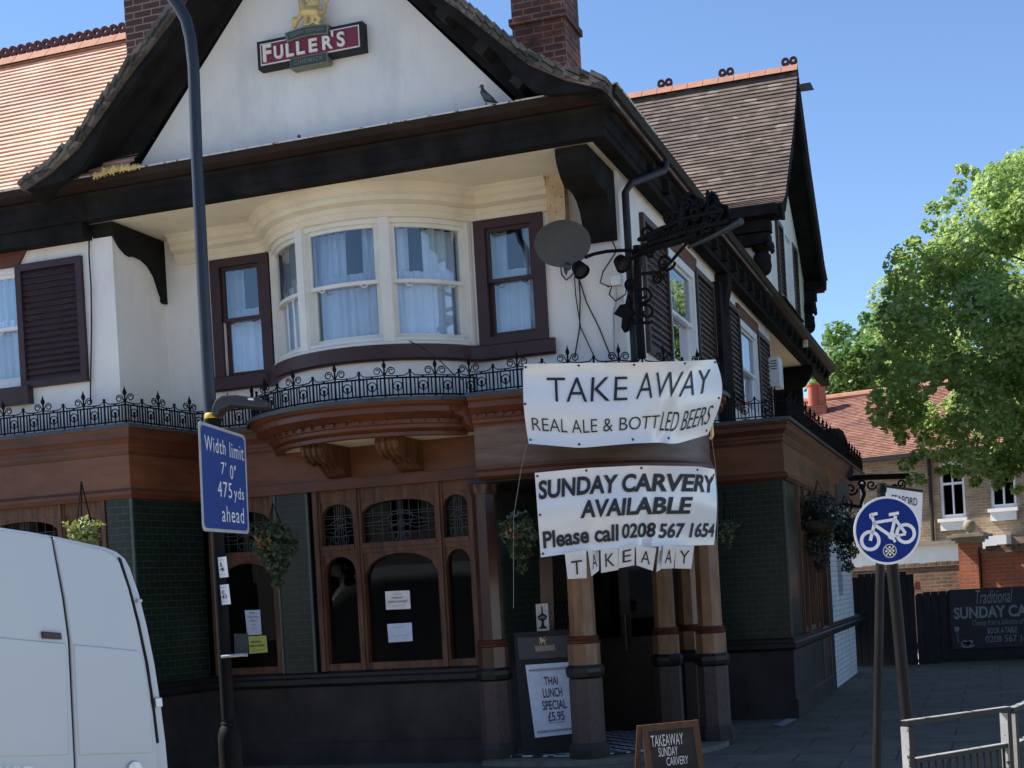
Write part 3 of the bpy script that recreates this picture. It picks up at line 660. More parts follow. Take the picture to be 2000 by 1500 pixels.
# ------------------------------------------------------------------ ground floor
LZ = 3.53
lw = [(-16, 11.95), (-8.05, 11.95), (-7.9, 13.0)]
def arcp(c, r, a0, a1, n): return [(c[0]+r*math.sin(a0+(a1-a0)*i/n), c[1]-r*math.cos(a0+(a1-a0)*i/n)) for i in range(n+1)]
B2, B2r = (-5.78, 13.45), 1.25
pa = math.acos(.45/B2r)
bow2 = arcp(B2, B2r, -pa, pa-.25, 22)
PO, POr = (-4.08, 13.97), 1.42
porch = [(-4.6, 12.5)]+arcp(PO, POr, 0, math.radians(118), 22)+[(-3.19, 15.6)]
PLED = [(-.1, 3.23), (.0, 3.23), (.015, 3.25), (.05, 3.27), (.055, 3.30), (.075, 3.31), (.075, 3.345), (.11, 3.36), (.16, 3.385), (.20, 3.40), (.20, 3.45), (.235, 3.47), (.255, 3.50), (.255, 3.515), (-.1, 3.52)]
def scale_prof(p, k): return [(o*k, z) for o, z in p]
def ledge(path, k):
    MB().sweep(path, scale_prof(PLED, k)).build('shop_cornice', 'cornice', pub)
    e = .27*k
    MB().sweep(path, [(-.1, 3.521), (e-.01, 3.518), (e+.012, 3.49), (e+.02, 3.49), (e+.02, LZ), (-.1, LZ+.012)]).build('lead_flashing', 'lead', pub)
ledge(lw+[(-6.95, 13.0)], .38); ledge([(-6.93, 13.02)]+bow2+[(-4.62, 12.52)], 1.05); ledge(porch, .8)
rw = [(-3.19, 16.6), (-2.28, 16.6), (-2.28, 26.6)]
ledge(rw, .4)
# dentils under the bow and porch ledge
mb = MB()
for pth, k in ((bow2, 1.05), (porch, .8)):
    for i in range(len(pth)-1):
        a, b = Vector(pth[i]), Vector(pth[i+1]); m_ = max(1, int((b-a).length/.085))
        for j in range(m_):
            p = a+(b-a)*((j+.5)/m_); t = (b-a).normalized(); n = Vector((t.y, -t.x)); q = p+n*.085*k
            MB().obox((q.x, q.y, 3.333), (t.x, t.y, 0), (n.x, n.y, 0), (0, 0, 1), .014, .022, .012).build('dentil', 'cornice', pub)
# soffit of the bow ledge
mb = MB(); pts = [(x, y, 3.225) for x, y in arcp(B2, B2r+.0, -pa, pa-.1, 20)]; mb.prism([(B2[0]-1.1, 13.0, 3.225)]+pts+[(-4.72, 13.0, 3.225)], (0, 0, .02)); mb.build('bow_soffit', 'cream', pub)
MB().sweep(bow2, [(-.06, 3.20), (.03, 3.20), (.03, 3.235), (-.06, 3.235)]).build('bow_rim', 'cornice', pub)
# friezes
mb = MB()
mb.sweep(lw, [(-.15, 2.90), (.02, 2.90), (.02, 3.23), (-.15, 3.23)]); mb.box(-7.95, -4.6, 13.0, 13.2, 2.90, 3.23)
mb.build('frieze', 'frieze', pub)
mb = MB(); mb.sweep(lw, [(-.15, 2.80), (.03, 2.80), (.06, 2.84), (.06, 2.87), (.03, 2.90), (-.15, 2.90)]); mb.box(-7.9, -4.6, 12.95, 13.15, 2.80, 2.90); mb.build('frieze_moulding', 'cornice', pub)
MB().sweep(porch, [(-.3, 2.86), (.0, 2.86), (.0, 3.23), (-.3, 3.23)]).build('porch_band', woodmat('porch_band_stone', (.09, .05, .03), (.2, .125, .08), .5, .1, (.6, .6, 4)), pub, smooth=True)
MB().sweep(porch, [(-.3, 2.74), (.01, 2.74), (.05, 2.76), (.05, 2.80), (.02, 2.83), (.02, 2.86), (-.3, 2.86)]).build('porch_moulding', 'cornice', pub)
mb = MB(); mb.sweep(rw, [(-.15, 2.90), (.02, 2.90), (.02, 3.23), (-.15, 3.23)]); mb.build('frieze', 'frieze', pub)
MB().sweep(rw, [(-.15, 2.80), (.03, 2.80), (.06, 2.84), (.06, 2.87), (.03, 2.90), (-.15, 2.90)]).build('frieze_moulding', 'cornice', pub)
# consoles that carry the bow
for x0, x1 in ((-6.38, -6.14), (-5.58, -5.34)):
    pr = [(0, 3.22), (.60, 3.22), (.62, 3.17), (.60, 3.11), (.52, 3.05), (.40, 3.03), (.32, 3.05), (.2, 3.0), (.1, 2.94), (0, 2.92)]
    c = MB().prism([(x0, 13-f, z) for f, z in pr], (x1-x0, 0, 0)).build('console', 'joinery', pub)
    mb = MB()
    for k in range(4):
        xx = x0+(x1-x0)*(k+.5)/4; mb.tube([(xx, 13-f-.008, z-.004) for f, z in pr[1:8]], .014, 6)
    mb.build('reeding', 'joinery', c)
# tiled walls, plinth
mb = MB(); mb.box(-8.34, -8.05, 11.95, 12.2, .95, 2.8); mb.build('tiled_wall', 'tilegreen', pub); mb = MB(); mb.prism([(-8.05, 11.9501, .95), (-7.9, 13.0, .95), (-8.2, 13.0, .95), (-8.2, 11.9501, .95)], (0, 0, 1.85))
mb.build('tiled_wall', 'tilegreen', pub)
MB().box(-7.03, -6.66, 13.0, 13.2, .95, 2.8).build('tiled_pier', 'tilegreen', pub); MB().box(-4.84, -4.62, 13.0, 13.25, .95, 2.8).build('tiled_pier', 'tilegreen', pub)
mb = MB(); mb.box(-3.4, -2.28, 16.6, 16.8, .95, 2.8); mb.box(-2.44, -2.28, 16.8, 17.6, .95, 2.8); mb.box(-3.25, -3.19, 15.1, 16.6, 0, 2.8)
mb.build('tiled_wall', 'tilegreen', pub)
M['bead'] = plain('tile_bead', (.075, .10, .088), .3)
for x, y in ((-8.05, 11.95), (-6.66, 13.0), (-7.03, 13.0), (-4.84, 13.0), (-2.28, 16.6)): MB().box(x-.012, x+.012, y-.012, y+.012, .95, 2.8).build('tile_edge_bead', 'bead', pub)
mb = MB(); mb.sweep(lw+[(-4.6, 13.0)], [(-.2, -.15), (.03, -.15), (.03, .22), (.0, .24), (.0, .80), (-.2, .80)]); mb.sweep([(-3.3, 16.6), (-2.28, 16.6), (-2.28, 20.6)], [(-.2, -.15), (.03, -.15), (.03, .22), (.0, .24), (.0, .80), (-.2, .80)])
mb.build('plinth', 'darkgranite', pub)
mb = MB(); pm = [(-.2, .80), (.02, .80), (.045, .83), (.045, .88), (.02, .90), (.02, .93), (-.02, .955), (-.2, .955)]; mb.sweep(lw+[(-4.6, 13.0)], pm); mb.sweep([(-3.3, 16.6), (-2.28, 16.6), (-2.28, 26.6)], pm); mb.build('plinth_moulding', 'blackstone', pub)

def lead_lines(P, u0, u1, z0, z1, w, cx):
    mb = MB(); r = .0028
    def ln(a, b): mb.tube([P(a[0], w, a[1]), P(b[0], w, b[1])], r, 4, False)
    W, H = u1-u0, z1-z0; n = max(3, int(W/.1))
    for i in range(1, n): u = u0+W*i/n; ln((u, z0), (u, z1-.06 if abs(i/n-.5) > .3 else z1))
    for t in (.22, .42, .5, .66, .72): ln((u0, z0+H*t), (u1, z0+H*t))
    s = min(W*.18, .14)
    for d in (-.03, -.012, .012, .03): ln((cx+d, z0), (cx+d, z1))
    for q in range(12):
        a, b = q*math.pi/6, (q+1)*math.pi/6; ln((cx+s*math.cos(a), z0+H*.56+s*.6*math.sin(a)), (cx+s*math.cos(b), z0+H*.56+s*.6*math.sin(b)))
    for d in (-1, 1):
        ln((cx, z0+H*.7), (cx+d*W*.33, z0+H*.5)); ln((cx, z0+H*.48), (cx+d*W*.2, z0+H*.3)); ln((cx+d*W*.2, z0+H*.3), (cx+d*W*.36, z0+H*.34))
        for q in range(6): a, b = q*math.pi/3, (q+1)*math.pi/3; ln((cx+d*.06+.03*math.cos(a), z0+.06+.045*math.sin(a)), (cx+d*.06+.03*math.cos(b), z0+.06+.045*math.sin(b)))
    return mb
def pubwindow(P, lights, z0, zt, z1, mat='joinery', post=.09):
    """wooden pub window: mullions, transom, arched heads; glass and lead work are sub-parts"""
    mb = MB(); zf = z0+.07
    us = [l[0] for l in lights]+[lights[-1][1]]
    for i, u in enumerate(us): mb.mbox(P, u-post/2, u+post/2, -.03, .12, z0, z1); mb.mbox(P, u-.02, u+.02, -.055, -.03, z0, z1)
    for (a, b, rise, trise) in lights:
        a2, b2 = a+post/2, b-post/2
        mb.mbox(P, a2, b2, -.02, .12, z0, zf); mb.mbox(P, a2, b2, -.025, .12, zt-.05, zt+.05); mb.mbox(P, a2, b2, -.04, -.025, zt-.0, zt+.035); mb.mbox(P, a2, b2, -.02, .12, z1-.12, z1)
        arch(mb, P, a2, b2, zt-.05-rise, zt-.05, -.012, .06, rise-.02)
        arch(mb, P, a2, b2, z1-.12-trise, z1-.12, -.012, .06, trise-.02)
    f = mb.build('pub_window', mat, pub)
    for (a, b, rise, trise) in lights:
        a2, b2 = a+post/2, b-post/2
        for (s0, s1) in ((zf, zt-.05), (zt+.05, z1-.12)):
            MB().add([P(a2, .05, s0), P(b2, .05, s0), P(b2, .05, s1), P(a2, .05, s1)], [(0, 1, 2, 3)]).build('pane', 'glassdark', f)
        lead_lines(P, a2, b2, zt+.05, z1-.14, .045, (a2+b2)/2).build('leading', 'leading', f)
    return f
PW = wallY(13.04)
pubwindow(PW, [(-6.56, -6.11, .2, .16), (-6.11, -5.21, .24, .13), (-5.21, -4.86, .17, .13)], .955, 2.19, 2.80)
pubwindow(PW, [(-7.80, -7.06, .22, .14)], .955, 2.19, 2.80)
pubwindow(wallY(12.0), [(-10.6, -9.9, .2, .14), (-9.9, -8.9, .2, .14), (-8.9, -8.38, .2, .14)], .955, 2.19, 2.80)
PS = wallX(-2.30)
pubwindow(PS, [(17.65, 18.15, .16, .12), (18.15, 19.0, .2, .12), (19.0, 19.5, .16, .12)], .955, 2.19, 2.80)
# side door, white painted brick end with dark slit
mb = MB(); mb.box(-2.42, -2.27, 19.55, 19.7, 0, 2.8); mb.box(-2.42, -2.27, 20.45, 20.6, 0, 2.8); mb.box(-2.40, -2.28, 19.7, 20.45, 2.1, 2.8); d = mb.build('side_door', 'joinery', pub)
MB().box(-2.6, -2.55, 19.7, 20.45, 0, 2.1).build('door_leaf', 'maroon', d)
mb = MB(); panel(mb, wallX(-2.28), 20.6, 24.3, 0, 2.8, [(22.0, 22.7, 1.35, 2.4)], .2); mb.build('white_brick_wall', 'whitebrick', pub)
MB().box(-2.5, -2.4, 21.95, 22.75, 1.3, 2.45).build('slit_window', 'black', pub)
MB().box(-2.5, -2.265, 20.6, 24.31, .80, .97).build('dado_band', 'black', pub)
MB().box(-2.44, -2.262, 20.6, 20.9, 0, 2.8).build('black_pilaster', 'black', pub)
# lean-to canopy behind the side ledge
MB().prism([aD(x, y, 23.6) for x, y in [(1597, 850), (1605, 841), (1618, 837), (1638, 836), (1647, 842), (1654, 858), (1660, 880), (1667, 922), (1664, 934), (1597, 905)]], FWD*1.2).build('lead_canopy', 'lead_dark', pub)

# porch: columns, floor, inner walls, doors
def column(x, y, mat='column', r=.125, base=True):
    a = .16
    c = MB().lathe((x, y, 1.19), [(r*1.02, 0), (r, .05), (r*.97, 1.5), (r*.97, 1.6)], 8, xax=(math.cos(.39), math.sin(.39), 0)).build('column', mat, pub)
    MB().lathe((x, y, 1.13), [(r+.01, 0), (r+.035, .01), (r+.04, .025), (r+.015, .035), (r+.025, .05), (r+.03, .06), (r+.005, .075)], 16).build('column_ring', plain('ring_red', (.11, .032, .02), .3), c, smooth=True)
    MB().lathe((x, y, .93), [(r+.03, 0), (r+.03, .2)], 8, xax=(math.cos(.39), math.sin(.39), 0)).build('column_foot', mat, c)
    MB().lathe((x, y, .80), [(r+.02, 0), (r+.05, .02), (r+.06, .06), (r+.06, .10), (r+.035, .13)], 8, xax=(math.cos(.39), math.sin(.39), 0)).build('pedestal_cap', 'blackstone', c)
    MB().lathe((x, y, .2), [(r+.035, 0), (r+.035, .6)], 8, xax=(math.cos(.39), math.sin(.39), 0)).build('pedestal', 'granite', c)
    MB().lathe((x, y, -.15), [(r+.07, 0), (r+.07, .30), (r+.04, .35)], 8, xax=(math.cos(.39), math.sin(.39), 0)).build('pedestal_base', 'darkgranite', c)
    MB().lathe((x, y, 2.62), [(r, 0), (r+.012, .02), (r+.02, .1), (r+.03, .13)], 12).build('capital', mat, c, smooth=True)
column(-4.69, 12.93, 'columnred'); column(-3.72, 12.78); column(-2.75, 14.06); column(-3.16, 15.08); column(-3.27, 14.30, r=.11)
mb = MB(); mb.prism([(x, y, -.12) for x, y in [(-4.75, 13.2), (-4.75, 12.62)]+arcp(PO, 1.48, 0, math.radians(118), 14)+[(-3.3, 15.6), (-4.75, 15.6)]], (0, 0, .17)); mb.build('porch_step', 'stepstone', pub)
mb = MB(); mb.prism([(x, y, .06) for x, y in [(-4.7, 13.3), (-4.7, 12.85)]+arcp(PO, 1.2, 0, math.radians(110), 14)+[(-3.3, 15.0), (-4.7, 15.0)]], (0, 0, .012)); mb.build('porch_floor', 'floortile', pub)
mb = MB(); mb.box(-4.9, -4.75, 13.2, 15.2, 0, 2.9); mb.box(-4.75, -3.2, 15.05, 15.25, 0, 2.9); mb.prism([(x, y, 2.72) for x, y in [(-4.75, 12.7)]+arcp(PO, 1.3, 0, math.radians(100), 10)+[(-3.3, 15.4), (-4.75, 15.4)]], (0, 0, .04))
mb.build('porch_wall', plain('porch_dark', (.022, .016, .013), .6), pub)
mb = MB(); mb.box(-4.74, -4.70, 13.25, 14.9, .95, 2.6); mb.build('porch_tiling', 'tilegreen', pub)
d = MB().box(-4.3, -3.42, 14.98, 15.04, .08, 2.3).build('front_door', woodmat('door_wood', (.015, .008, .005), (.04, .02, .012), .3, .3), pub)
mb = MB(); mb.box(-4.2, -3.92, 14.96, 14.975, 1.1, 2.15); mb.box(-3.8, -3.52, 14.96, 14.975, 1.1, 2.15); mb.build('door_glass', 'glassdark', d)
MB().tube([(-3.86, 14.92, .95), (-3.86, 14.92, 1.35)], .015, 8).build('door_handle', 'darkgrey', d)
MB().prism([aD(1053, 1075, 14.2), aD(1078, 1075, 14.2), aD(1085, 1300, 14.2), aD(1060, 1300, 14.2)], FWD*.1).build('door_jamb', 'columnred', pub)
mb = MB()
for i in range(5):
    for s in (-1, 1):
        a = aD(1086+i*8, 1180, 14.35); b = aD(1086+i*8+s*18, 1250, 14.35); mb.tube([a, b], .008, 4)
mb.tube([aD(1080, 1178, 14.35), aD(1118, 1175, 14.35)], .012, 5); mb.tube([aD(1084, 1250, 14.35), aD(1122, 1247, 14.35)], .012, 5); mb.build('folding_gate', 'iron', pub)

# iron cresting along the ledges
def cresting(path, phase=0.):
    mb = MB(); segs = []; T = 0
    pts = [Vector(p) for p in path]; cum = [0]
    for a, b in zip(pts, pts[1:]): cum.append(cum[-1]+(b-a).length)
    def at(s):
        s = max(0, min(cum[-1], s))
        for i in range(len(pts)-1):
            if s <= cum[i+1]: f = (s-cum[i])/(cum[i+1]-cum[i]); return pts[i]+(pts[i+1]-pts[i])*f, (pts[i+1]-pts[i]).normalized()
    z = LZ; rb = .0075
    def P(s, h, off=0): p, t = at(s); return Vector((p.x+t.x*off, p.y+t.y*off, z+h))
    fine = [cum[-1]*i/max(2, int(cum[-1]/.08)) for i in range(max(2, int(cum[-1]/.08))+1)]
    fine = sorted(set(fine+cum))
    for h, r in ((.025, .009), (.185, .009)): mb.tube([P(s, h) for s in fine], r, 4)
    mod = .48; n = int(cum[-1]/(mod/12)); 
    wav = []
    for i in range(n+1):
        s = i*mod/12; k = (i+int(phase*12)) % 12
        if k == 0:     # finial with scrolls
            mb.tube([P(s, 0), P(s, .275)], [.011, .009], 5); p = P(s, .27)
            mb.lathe(p, [(.006, 0), (.019, .02), (.021, .04), (.008, .07), (.002, .10)], 6)
            for d in (-1, 1):
                sp = [(d*(.066-.040*math.cos(a)*(1-a/14)), .250+.040*(1-a/14)*math.sin(a)) for a in [q*.55 for q in range(17)]]
                mb.tube([P(s, .205, 0)]+[P(s, h, o) for o, h in sp], .006, 4)
        elif k == 6: mb.tube([P(s, 0), P(s, .24)], .010, 5); mb.blob(P(s, .25), .017, 3)
        elif k in (3, 9):
            mb.tube([P(s, 0), P(s, .05)], .006, 4); mb.tube([P(s, .11+.042*math.sin(a), .042*math.cos(a)) for a in [q*math.pi/5 for q in range(10)]], .006, 4, closed=True)
            mb.tube([P(s, .05), P(s, .12)], [.006, .016], 5); mb.blob(P(s, .2), .012, 3)
        elif k in (1, 2, 4, 5, 7, 8, 10, 11): 
            if k in (2, 4, 8, 10): s = s+(.008 if k in (4, 10) else -.008)
            mb.tube([P(s, .025), P(s, .185)], rb, 4, False)
        wv = .215-.012*math.sin(math.pi*(k % 6)/6); wav.append(P(i*mod/12, wv+(.03 if k % 6 == 0 and k else 0)))
    mb.tube(wav, .006, 4); mb.build('iron_cresting', 'iron', pub)
cresting([(-16, 11.87), (-7.99, 11.87), (-7.84, 12.9), (-7.05, 12.9)], phase=-((8.01) % .48)/.48)
cresting([(-7.05, 12.9)]+arcp(B2, B2r+.24, -1.15, .95, 26), .2)
cresting([(-4.57, 12.38)]+[(x, y) for x, y in arcp(PO, POr+.18, 0.02, math.radians(112), 20)], .0)
cresting([(-3.15, 16.5), (-2.18, 16.5), (-2.18, 26.4)], .3)
# ------------------------------------------------------------------ brewery sign on the gable
def plan(Y): return lambda x, z: Vector((x, Y, z))
sg = thing('brewery_sign', 'crimson and gold brewery sign with griffin on the white gable', 'sign', (-5.8, 11.95, 6.75))
SX0, SX1, SZ0, SZ1 = -6.345, -5.246, 6.733, 6.997
MB().box(SX0, SX1, 11.90, 12.0, SZ0, SZ1).build('board', 'black', sg)
MB().box(SX0+.035, SX1-.035, 11.893, 11.90, SZ0+.03, SZ1-.03).build('border', 'ivory', sg)
MB().box(SX0+.047, SX1-.047, 11.888, 11.893, SZ0+.042, SZ1-.042).build('panel', 'signred', sg)
mb = text_mb('F', (-6.272, -6.185, 6.785, 6.945), plan(11.886), bold=.03, depth=(0, -.018, 0))
for t, a, b in (('U', -6.155, -6.06), ('L', -6.03, -5.95), ('L', -5.92, -5.835), ('E', -5.79, -5.705), ('R', -5.65, -5.545)):
    q = text_mb(t, (a, b, 6.79, 6.915), plan(11.886), bold=.028, depth=(0, -.018, 0)); mb.add(q.v, q.f)
q = text_mb("'", (-5.555, -5.535, 6.895, 6.945), plan(11.886), bold=.02, depth=(0, -.018, 0)); mb.add(q.v, q.f)
q = text_mb('S', (-5.50, -5.42, 6.79, 6.925), plan(11.886), bold=.025, depth=(0, -.018, 0)); mb.add(q.v, q.f)
mb.build('lettering', 'ivory', sg)
t = MB().box(-5.995, -5.61, 11.875, 11.98, 6.672, 6.768).build('tab', 'signgrey', sg)
MB().box(-5.985, -5.62, 11.871, 11.875, 6.682, 6.758).build('tab_panel', 'signgreen', t)
text_mb('CHISWICK', (-5.955, -5.65, 6.70, 6.742), plan(11.8695), bold=.02, spacing=1.25).build('tab_lettering', 'signgrey', t)
def ribbon(r0, r1, y0, y1, a):
    mb = MB(); n = 14; c = (-5.80, 5.90)
    for i in range(n):
        q0, q1 = -a+2*a*i/n, -a+2*a*(i+1)/n
        mb.prism([(c[0]+r*math.sin(q), y0, c[1]+r*math.cos(q)) for r, q in ((r0, q0), (r0, q1), (r1, q1), (r1, q0))], (0, y1-y0, 0))
    return mb
rb = ribbon(1.045, 1.135, 11.865, 11.97, .205).build('ribbon', 'signgrey', sg)
ribbon(1.058, 1.122, 11.861, 11.865, .185).build('ribbon_panel', 'signgreen', rb)
text_mb('GRIFFIN BREWERY', (-.165, .165, 1.072, 1.108), lambda a, r: Vector((-5.80+r*math.sin(a), 11.8595, 5.90+r*math.cos(a))), cuts=24, bold=.02).build('ribbon_lettering', 'signgrey', rb)
# gilded griffin relief: rounded masses merged into one skin
def fuse(name, blobs, mat, parent, vox, label=None):
    mb = MB()
    for p, q, r0, r1 in blobs:
        p, q = Vector(p), Vector(q); n = max(2, int((q-p).length/max(.3*min(r0, r1), .002)))
        n = min(n, 14)
        for i in range(n+1): f = i/n; mb.blob(p+(q-p)*f, r0+(r1-r0)*f, 4)
    o = mb.build(name, mat, parent, label, smooth=True)
    m = o.modifiers.new('r', 'REMESH'); m.mode = 'VOXEL'; m.voxel_size = vox; m.use_smooth_shade = True; return o
def G(px, py, y=11.88): return aY(450+px/4, py/4, y)
def gb(*seq):
    out = []
    for (a, b, r0, r1) in seq: out.append((G(*a), G(*b), r0, r1))
    return out
fuse('griffin', gb(((575, 95), (665, 95), .05, .055), ((575, 95), (562, 20), .048, .042), ((562, 20), (545, -45), .04, .035), ((545, -45), (515, -40), .028, .014), ((560, 110), (515, 170), .026, .018), ((515, 170), (500, 205), .024, .026),
   ((590, 120), (590, 190), .024, .018), ((590, 190), (570, 196), .018, .014), ((665, 100), (700, 145), .04, .026), ((700, 145), (665, 180), .022, .018), ((665, 180), (700, 192), .018, .014), ((650, 110), (640, 170), .03, .018), ((640, 170), (610, 195), .018, .014),
   ((600, 60), (640, 0), .03, .026), ((640, 0), (690, -60), .026, .012), ((620, 60), (670, 5), .024, .02), ((640, 65), (690, 10), .022, .014), ((690, 110), (735, 90), .014, .012), ((735, 90), (742, 20), .012, .012), ((742, 20), (765, -10), .014, .02), ((700, 60), (742, 40), .01, .01),
   ((510, 165), (505, 160), .034, .034)), 'gold', sg, .0075)

M['eyelet'] = plain('dark_eyelet', (.05, .05, .05), .4)
# ------------------------------------------------------------------ banners
def banner_surface(top, bot, dep):
    """top, bot: (s, pixel) lists; dep: (s, distance) list -> surface(s, t), t=0 at the bottom edge"""
    def ip(lst, s):
        for a, b in zip(lst, lst[1:]):
            if s <= b[0]: f = (s-a[0])/(b[0]-a[0]); return tuple(x+(y-x)*f for x, y in zip(a[1:], b[1:]))
        return lst[-1][1:]
    def sm(lst, s):   # softened
        k = [ip(lst, min(1, max(0, s+d))) for d in (-.03, 0, .03)]; return tuple(sum(c)/3 for c in zip(*k))
    def S(s, t):
        a, b = sm(bot, s), sm(top, s); d, = sm(dep, s)
        return (a[0]+(b[0]-a[0])*t, a[1]+(b[1]-a[1])*t), d
    return S
def make_banner(S, nx, ny, rip):
    def F(s, t, off=0):
        (x, y), d = S(s, t); return aD(x, y, d+rip(s, t)-off)
    vs = [F(i/nx, j/ny) for j in range(ny+1) for i in range(nx+1)]
    fs = [(j*(nx+1)+i, j*(nx+1)+i+1, (j+1)*(nx+1)+i+1, (j+1)*(nx+1)+i) for j in range(ny) for i in range(nx)]
    return vs, fs, F
def solid(mb, vs, fs, t=.004):
    n = len(mb.v); return mb.add(vs, fs)
# upper banner
S1 = banner_surface([(0, 1019, 711), (.28, 1130, 709), (.55, 1236, 708), (.78, 1342, 705), (1, 1400, 702)], [(0, 1029, 866), (.28, 1130, 875), (.55, 1240, 866), (.72, 1290, 864), (.8, 1315, 868), (1, 1386, 848)], [(0, 12.70), (.5, 12.62), (.72, 12.72), (.86, 13.05), (1, 13.35)])
def bulge1(s, t): return .0
def S1b(s, t):
    (x, y), d = S1(s, t); e = math.sin(math.pi*t); x += (20*max(0, (s-.72)/.28)**1.5*e - 5*max(0, 1-s*6)*e); x += 3*math.sin(9*s+4*t)*math.sin(math.pi*s); y += -14*e*max(0, s-.55)
    return (x, y), d
def rip1(s, t):
    return .03*math.sin(2.5*t*math.pi+1.0)*(1-.4*s)+.035*math.sin(11*(s+.35*t))*math.sin(math.pi*s)*(.3+.7*t)+.08*math.exp(-((s-.76-.10*(t-.5))/.035)**2)*(1-t)-.05*(t-.62)**2*4
vs, fs, F1 = make_banner(S1b, 64, 26, rip1)
b1 = thing('banner', 'white vinyl banner reading TAKE AWAY real ale and bottled beers, above the carvery banner', 'banner', F1(.5, 0))
MB().add(vs, fs).build('vinyl_sheet', 'vinyl', b1, smooth=True)
def lett(F, txt, fit, par, cuts=40, hc=6, bold=0, shear=0, mat='ink', name='lettering', sp=1.): return text_mb(txt, fit, lambda s, t: F(s, t, .012), cuts, bold, shear, hc, spacing=sp).build(name, mat, par)
lett(F1, 'TAKE', (.125, .515, .54, .83), b1, bold=-.008); lett(F1, 'AWAY', (.555, .945, .545, .865), b1, bold=-.008, shear=.15)
lett(F1, 'REAL ALE & BOTT', (.04, .69, .17, .33), b1, 50, bold=-.006); lett(F1, 'LED BEERS', (.70, .965, .14, .37), b1, 30, bold=-.006, shear=.12)
def eyelets(F, par, spots):
    for s, t in spots: MB().lathe(F(s, t, .008), [(.009, -.004), (.012, 0), (.006, .004)], 8, axis=-FWD).build('eyelet', 'eyelet', par)
eyelets(F1, b1, [(.015, .96), (.28, .97), (.55, .97), (.78, .97), (.985, .96), (.02, .05), (.28, .04), (.55, .05), (.76, .06), (.97, .06), (.01, .5), (.985, .45)])
# lower banner
S2 = banner_surface([(0, 1041, 924), (.3, 1145, 914), (.6, 1252, 909), (.85, 1365, 911), (1, 1398, 917)], [(0, 1053, 1089), (.3, 1150, 1076), (.6, 1250, 1069), (.8, 1330, 1066), (1, 1398, 1064)], [(0, 12.72), (.35, 12.60), (.62, 12.66), (.82, 12.95), (1, 13.3)])
def S2b(s, t):
    (x, y), d = S2(s, t); e = math.sin(math.pi*t); return (x+5*e*max(0, s-.8)/.2, y), d
def rip2(s, t): return .02*math.sin(9*s+3*t)*math.sin(math.pi*s)+.10*math.exp(-((s-.655+.03*(1-t))/.022)**2)*(1-t)*.8+.015*math.sin(3*math.pi*t)
vs, fs, F2 = make_banner(S2b, 64, 26, rip2)
b2 = thing('banner', 'white vinyl banner in heavy black letters reading SUNDAY CARVERY AVAILABLE', 'banner', F2(.5, 0))
MB().add(vs, fs).build('vinyl_sheet', 'vinyl', b2, smooth=True)
lett(F2, 'SUNDAY CARVERY', (.02, .985, .68, .905), b2, 60, 4, .035, .1); lett(F2, 'AVAILABLE', (.255, .84, .40, .615), b2, 40, 4, .035, .12)
lett(F2, 'Please call', (.03, .475, .095, .30), b2, 40, 4, .03); lett(F2, '0208', (.495, .675, .12, .30), b2, 20, 4, .03, .08); lett(F2, '567 1654', (.69, .99, .10, .29), b2, 30, 4, .03, .08)
eyelets(F2, b2, [(.02, .96), (.3, .97), (.6, .97), (.85, .96), (.98, .92), (.02, .5), (.02, .04)])
# lettered cards pinned along its lower edge
cards = [('T', [(1103, 1081), (1145, 1073), (1146, 1129), (1109, 1131)]), ('A', [(1148, 1073), (1170, 1073), (1170, 1114), (1155, 1126)]), ('K', [(1173, 1073), (1207, 1071), (1208, 1113), (1174, 1119)]),
         ('E', [(1208, 1070), (1240, 1062), (1239, 1104), (1208, 1110)]), ('A', [(1242, 1066), (1282, 1070), (1275, 1115), (1243, 1104)]), ('W', [(1287, 1066), (1295, 1064), (1291, 1112), (1282, 1117)]),
         ('A', [(1296, 1063), (1320, 1066), (1316, 1110), (1291, 1111)]), ('Y', [(1320, 1067), (1356, 1066), (1350, 1111), (1318, 1110)])]
desc = ['white card lettered T, leftmost and longest of the card row', 'narrow slanting card lettered A between the T and K cards', 'white card lettered K below the carvery banner', 'white card lettered E right of the K card', 'white card lettered A right of the E card',
        'folded sliver of card lettered W in the card row', 'white card lettered A left of the Y card', 'white card lettered Y at the right end of the card row']
for i, (ch, q) in enumerate(cards):
    d0 = 12.60+max(0, (q[0][0]-1250)/110.)*.22; d1 = 12.60+max(0, (q[1][0]-1250)/110.)*.22
    q4 = [aD(*q[0], d0), aD(*q[1], d1+(.05 if i in (1, 5) else 0)), aD(*q[2], d1+.04), aD(*q[3], d0+.03)]
    def cf(s, t, q4=q4): return q4[3].lerp(q4[2], s).lerp(q4[0].lerp(q4[1], s), t)-FWD*.008
    c = MB().prism(q4, FWD*.003).build('lettered_card', 'paper', None, desc[i], cat='card', group='lettered cards hanging below the banner')
    tx = text_mb(ch, (.25 if ch != 'W' else .2, .78, .22 if i else .15, .80 if i else .66), cf, bold=.0)
    tx.build('lettering', 'ink', c)
# string that holds the banners
for lab, pts in (('thin string hanging left of the banners beside the basket', [aD(1029, 868, 12.7), aD(1018, 915, 12.72), aD(1003, 1010, 12.75), aD(1003, 1150, 12.75), aD(1003, 1188, 12.75)]),
                 ('thin string joining the banners on their right side', [aD(1389, 850, 13.3), aD(1397, 905, 13.3), aD(1402, 985, 13.3), aD(1401, 1060, 13.3)])):
    MB().tube(pts, .003, 5).build('string', 'stone', None, lab, cat='string')
MB().tube([aD(1388, 815, 13.35), aD(1391, 850, 13.35), aD(1387, 858, 13.35)], .02, 6).build('rope_end', 'straw', None, 'frayed rope end at the right edge of the take away banner', cat='rope')

